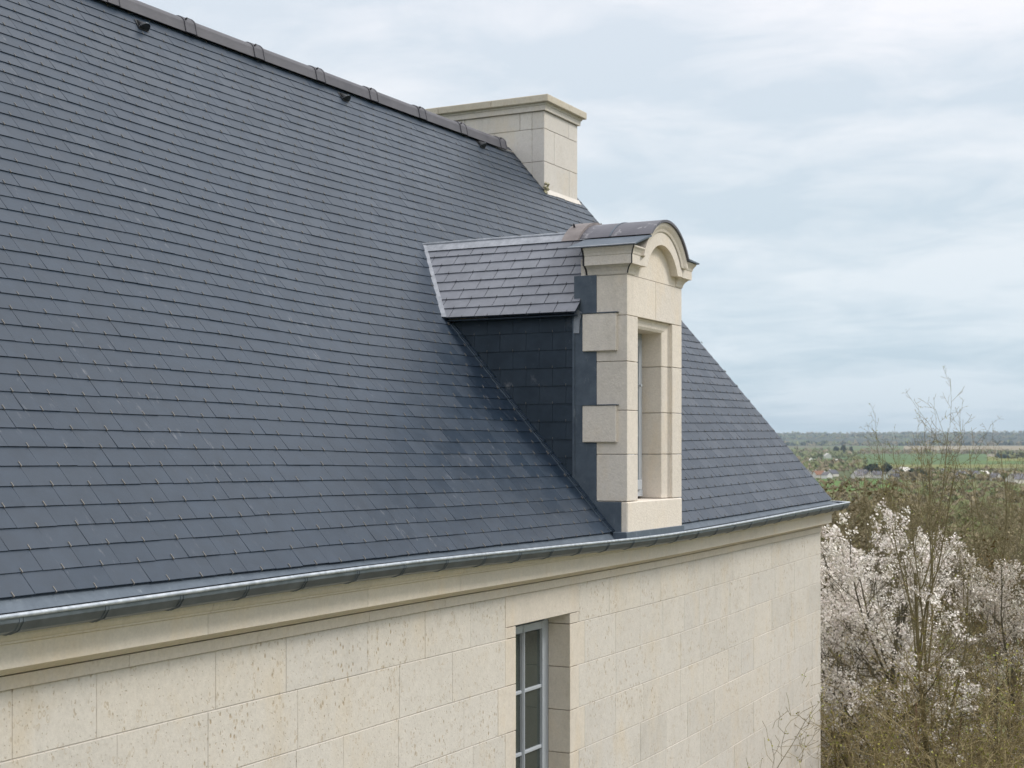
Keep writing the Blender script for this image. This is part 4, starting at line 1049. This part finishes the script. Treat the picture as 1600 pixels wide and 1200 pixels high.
# long arching stems in front of the wall corner
PA = dict(PS); PA.update(seg=[12, 6, 4, 3], n=[16, 6, 3, 0], wob=[0.05, 0.12, 0.2, 0.2], up=[-0.035, 0.0, 0.0, 0], ang=[(15, 40), (20, 50), (30, 60), (0, 0)], len=[(0.12, 0.26), (0.3, 0.55), (0.3, 0.5), (0, 0)], rmin=0.0016)
PA['from'] = [0.35, 0.2, 0.1, 0]
arcs = make_tree('arching_shrub', 31, PA, 3.5, 0.016, 'twig_red', 'twig', stems=5, spread=0.75)
put(arcs, 1352, 14.0, s=1.0, rz=2.6); tag(arcs, 'shrub with long reddish arching stems reaching across the corner of the wall', 'shrub')

# bare trees on the slope below, seen from above
PM = dict(PB); PM.update(seg=[4, 4, 3, 2], n=[8, 7, 6, 0], sides=[5, 3, 3, 3], wob=[0.1, 0.16, 0.2, 0.2], up=[0.04, 0.06, 0.04, 0], taper=[0.4, 0.35, 0.4, 0.5], ang=[(25, 55), (25, 60), (25, 65), (0, 0)], rr=[0.55, 0.55, 0.6, 0.6], len=[(0.5, 0.72), (0.42, 0.66), (0.4, 0.6), (0, 0)], rmin=0.022, tip_from=2)
PM['from'] = [0.25, 0.15, 0.1, 0]
def mid_tree(seed, leafmat, h, leaves):
    rg_ = random.Random(seed); mb = [MB(), MB()]; tips = []
    grow(mb, tips, (0, 0, -0.3), (0, 0, 1), h, 0.17, 0, rg_, PM)
    a = mb[0].build('trunk', M['twig_pale']); b_ = mb[1].build('twigs', M['twig_pale'])
    f_ = MB(); petals(f_, tips, rg_, **leaves); c_ = f_.build('crown', M[leafmat]); root = empty('slope_tree')
    for o_ in (a, b_, c_): o_.parent = root
    return root
mA = mid_tree(41, 'far_brown', 9.0, dict(per=1.3, size=0.10, spread=0.22, quads=3))
mB = mid_tree(42, 'far_green', 8.5, dict(per=1.0, size=0.10, spread=0.25, quads=3))
mC = mid_tree(43, 'rust', 8.0, dict(per=0.8, size=0.10, spread=0.22, quads=3))
rg_ = random.Random(99); used = set(); cnt = 0
short = {id(mA): 'brown bare tree', id(mB): 'bushy tree coming into green leaf', id(mC): 'rust tinted bare tree'}
kinds = {id(mA): 'brown bare tree with fine twigs on the slope below the house', id(mB): 'bushy tree coming into green leaf on the slope below the house', id(mC): 'rust tinted bare tree on the slope below the house'}
groups = {id(mA): 'brown bare trees on the slope', id(mB): 'greening trees on the slope', id(mC): 'rust tinted trees on the slope'}
spots_ = []
for i in range(58):
    px = 1255+rg_.random()*400; d_ = math.exp(rg_.uniform(math.log(45), math.log(520)))
    spots_.append((d_, px))
for d_, px in sorted(spots_):
    src = rg_.choice((mA, mA, mA, mB, mC))
    zt = -(rg_.uniform(762, 832)-Y0)/F*d_          # crown top below the eye line
    x, y = spot(px, d_); hh = zt-land_h(x, y)
    if hh < 2.0: hh = 2.2
    s_ = min(1.7, hh/11.5)
    o = src if id(src) not in used else dup(src); used.add(id(src)); put(o, px, d_, s=s_, rz=rg_.uniform(0, 6.28))
    far_ = band(d_, (110, 240), ('near', 'middle', 'far')); c_ = band(px, (1330, 1400, 1470, 1540), ('by the roof corner', 'left of the tall bare tree', 'behind the tall bare tree', 'right of the tall bare tree', 'at the right edge'))
    tag(o, f'{short[id(src)]}, {far_} slope, {c_}', 'tree', groups[id(src)])
# far woods and hedgerows as masses, lone dark evergreens as things
def crown(mb, x, y, z, r_, hgt, rg_, n=26):
    for _ in range(n):
        th = rg_.uniform(0, 6.283); ph = rg_.uniform(-0.2, 1.0); q = math.sqrt(max(0, 1-max(ph, 0)**2)); k = rg_.uniform(0.55, 1.0)
        c_ = Vector((x+r_*k*q*math.cos(th), y+r_*k*q*math.sin(th), z+hgt*(0.45+0.55*ph*k)))
        u = Vector((rg_.gauss(0, 1), rg_.gauss(0, 1), rg_.gauss(0, 1))).normalized(); v = u.orthogonal().normalized(); s_ = r_*rg_.uniform(0.28, 0.5)
        mb.cur = rg_.random()*0.98+0.01
        mb.add([c_-u*s_, c_+v*s_, c_+u*s_, c_-v*s_], [(0, 1, 2, 3)])
woods = {'far_brown': MB(), 'far_green': MB(), 'far_dark': MB()}
def wood(px0, px1, d0, d1, n, r_, kinds_, n_=16):
    for _ in range(n):
        px = rg_.uniform(px0, px1); d_ = rg_.uniform(d0, d1); x, y = spot(px, d_); k = r_*rg_.uniform(0.6, 1.25)
        crown(woods[rg_.choice(kinds_)], x, y, land_h(x, y)-0.45*k, k, k*rg_.uniform(1.2, 1.8), rg_, n_)
BRN, GRN, DRK = 'far_brown', 'far_green', 'far_dark'
wood(1240, 1640, 480, 900, 200, 3.0, (BRN, BRN, BRN, GRN), 30)
wood(1240, 1640, 900, 1180, 110, 2.4, (BRN, BRN, GRN), 24)
wood(1260, 1640, 1220, 1270, 45, 2.4, (BRN, BRN, GRN))
wood(1400, 1640, 1290, 1500, 90, 5.5, (BRN, BRN, GRN, DRK))
wood(1240, 1640, 1500, 1850, 100, 5.0, (BRN, GRN, BRN))
wood(1225, 1350, 1850, 2900, 160, 7.5, (GRN, GRN, BRN))
wood(1225, 1335, 3200, 5000, 160, 11, (GRN, GRN, BRN))
wood(1330, 1640, 4300, 4900, 260, 8.5, (BRN, GRN, BRN))
wood(1560, 1660, 3300, 3700, 60, 9, (DRK, GRN))
wood(1225, 1660, 7000, 7500, 260, 16, (DRK, GRN, BRN), 12)
wood(1180, 1680, 8800, 11900, 900, 12, (DRK, BRN, GRN), 8)
tag(woods[BRN].build('brown_woodland', M['far_brown']), kind='stuff'); tag(woods[GRN].build('green_woodland', M['far_green']), kind='stuff'); tag(woods[DRK].build('dark_woodland', M['far_dark']), kind='stuff')
for px, d_, r_, h_, lab in ((1385, 1560, 5.2, 12.5, 'dark evergreen tree standing among the village roofs, right hand one of the pair'), (1362, 1580, 7.5, 11, 'wide dark evergreen tree among the village roofs, left hand one of the pair'),
                            (1318, 3900, 7.5, 27, 'narrow dark conifer in the far tree line, rightmost of a group above the fields'), (1330, 4000, 5, 24, 'very slim dark conifer standing alone on the far tree line'), (1306, 3900, 8, 24, 'dark conifer in the far tree line, left of the slim ones')):
    x, y = spot(px, d_); z = land_h(x, y); t_ = MB(); t_.tube((0, 0, 0), (0, 0, h_*0.6), r_*0.08, r_*0.04, 6)
    root = empty('evergreen_tree', (x, y, z)); tr = t_.build('trunk', M['bark'], root); c_ = MB(); crown(c_, 0, 0, 0, r_, h_, rg_, 130); c_.build('crown', M['far_dark'], root)
    tag(root, lab, 'tree')
# village
def far_house(px, d_, wd, dp_, hh, rot, rm, lab):
    x, y = spot(px, d_); z = land_h(x, y); root = empty('village_house', (x, y, z)); root.rotation_euler = (0, 0, rot)
    b = MB(); b.cur = rg_.random()*0.9+0.05; b.box(-wd/2, wd/2, -dp_/2, dp_/2, -1, hh)
    b.add([(-wd/2, -dp_/2, hh), (-wd/2, dp_/2, hh), (-wd/2, 0, hh+dp_*0.42), (wd/2, -dp_/2, hh), (wd/2, dp_/2, hh), (wd/2, 0, hh+dp_*0.42)], [(0, 2, 1), (3, 4, 5)])
    b.build('wall', M['wrender'], root)
    o_ = 0.4; b = MB(); b.cur = rg_.random()*0.9+0.05; zr = hh+dp_*0.42+0.15
    for sg in (-1, 1):
        b.hexa([(-wd/2-o_, sg*(dp_/2+o_), hh-0.3), (wd/2+o_, sg*(dp_/2+o_), hh-0.3), (wd/2+o_, 0, zr-0.1), (-wd/2-o_, 0, zr-0.1)], [(-wd/2-o_, sg*(dp_/2+o_), hh-0.1), (wd/2+o_, sg*(dp_/2+o_), hh-0.1), (wd/2+o_, 0, zr+0.1), (-wd/2-o_, 0, zr+0.1)])
    rf = b.build('roof', M[rm], root, recalc=True)
    b = MB(); b.box(wd*0.3, wd*0.3+0.8, -0.4, 0.4, zr-0.6, zr+0.9); b.build('chimney', M['wrender'], rf)
    for i in range(2):
        b = MB(); xx = -wd*0.25+i*wd*0.5; b.box(xx-0.5, xx+0.5, -dp_/2-0.05, -dp_/2+0.02, 1.0, 2.3); b.build('window', M['room'], root)
    tag(root, lab, 'house', 'village houses in the valley')
HS = [(1262, 1500, 9, 7, 3.5, 0.2, 'froof', 'white house whose gable shows just past the edge of the slate roof'), (1280, 1400, 11, 8, 3.2, 2.4, 'croof', 'village house with a reddish tiled roof, near the left end of the village'),
      (1292, 1370, 8, 6, 3.4, 1.0, 'froof', 'small white house in front of the reddish roof'), (1300, 1480, 13, 8, 3.0, 2.9, 'froof', 'long grey roofed house right of the reddish roof'),
      (1346, 1500, 14, 8, 3.2, 2.7, 'froof', 'grey roofed house left of the two dark evergreens'), (1355, 1430, 9, 7, 3.2, 0.8, 'froof', 'white gabled house below the wide dark evergreen'),
      (1370, 1400, 8, 7, 3.4, 2.0, 'froof', 'small white house below the dark evergreens'), (1398, 1470, 15, 9, 3.4, 2.9, 'froof', 'broad grey roofed house right of the dark evergreens'),
      (1412, 1560, 22, 10, 4.0, 2.95, 'wrender', 'long pale roofed building right of the dark evergreens'), (1383, 1330, 8, 6, 3, 0.3, 'froof', 'white cottage low in the village, left of the tall tree stem'),
      (1398, 1310, 7, 6, 3, 1.9, 'froof', 'white cottage at the lower edge of the village by the hedge'), (1340, 1380, 10, 7, 3, 2.6, 'froof', 'low grey house at the left of the village middle'),
      (1478, 1560, 12, 8, 3.4, 2.7, 'froof', 'grey roofed house right of the tall bare tree'), (1503, 1420, 9, 7, 3.4, 0.9, 'froof', 'white gabled house seen through the branches right of the tall bare tree'),
      (1537, 1390, 12, 8, 3.6, 2.8, 'wrender', 'pale roofed house right of the tall bare tree'), (1555, 1300, 8, 7, 3.2, 1.1, 'froof', 'white house in the right half of the village'),
      (1588, 1200, 16, 9, 3.4, 2.7, 'froof', 'grey roofed house at the right edge of the village'), (1268, 2600, 13, 9, 5, 0.5, 'wrender', 'white house far off among the trees above the village'), (1311, 2500, 16, 9, 5, 0.9, 'wrender', 'white gabled barn far off at the edge of the green field'),
      (1293, 3300, 22, 12, 6, 0.5, 'wrender', 'pale house far off under the dark conifers'), (1520, 1450, 10, 7, 3.4, 2.2, 'froof', 'grey roofed house between the white ones right of the tall tree')]
for h_ in HS: far_house(*h_)

# ------------------------------------------------------------------ air: one closed box of thin haze
hz = MB(); hz.box(-14700, 14700, -14700, 14700, -30, 330)
ho = hz.build('haze', None); ho.data.materials.clear()
hm = bpy.data.materials.new('haze'); hm.use_nodes = True; ht = hm.node_tree; ht.nodes.clear()
ho_ = ht.nodes.new('ShaderNodeOutputMaterial'); pv = ht.nodes.new('ShaderNodeVolumePrincipled'); pv.inputs['Density'].default_value = 0.00005; pv.inputs['Color'].default_value = (0.72, 0.86, 1.0, 1); pv.inputs['Anisotropy'].default_value = 0.2
ht.links.new(pv.outputs[0], ho_.inputs['Volume']); ho.data.materials.append(hm); tag(ho, kind='stuff')
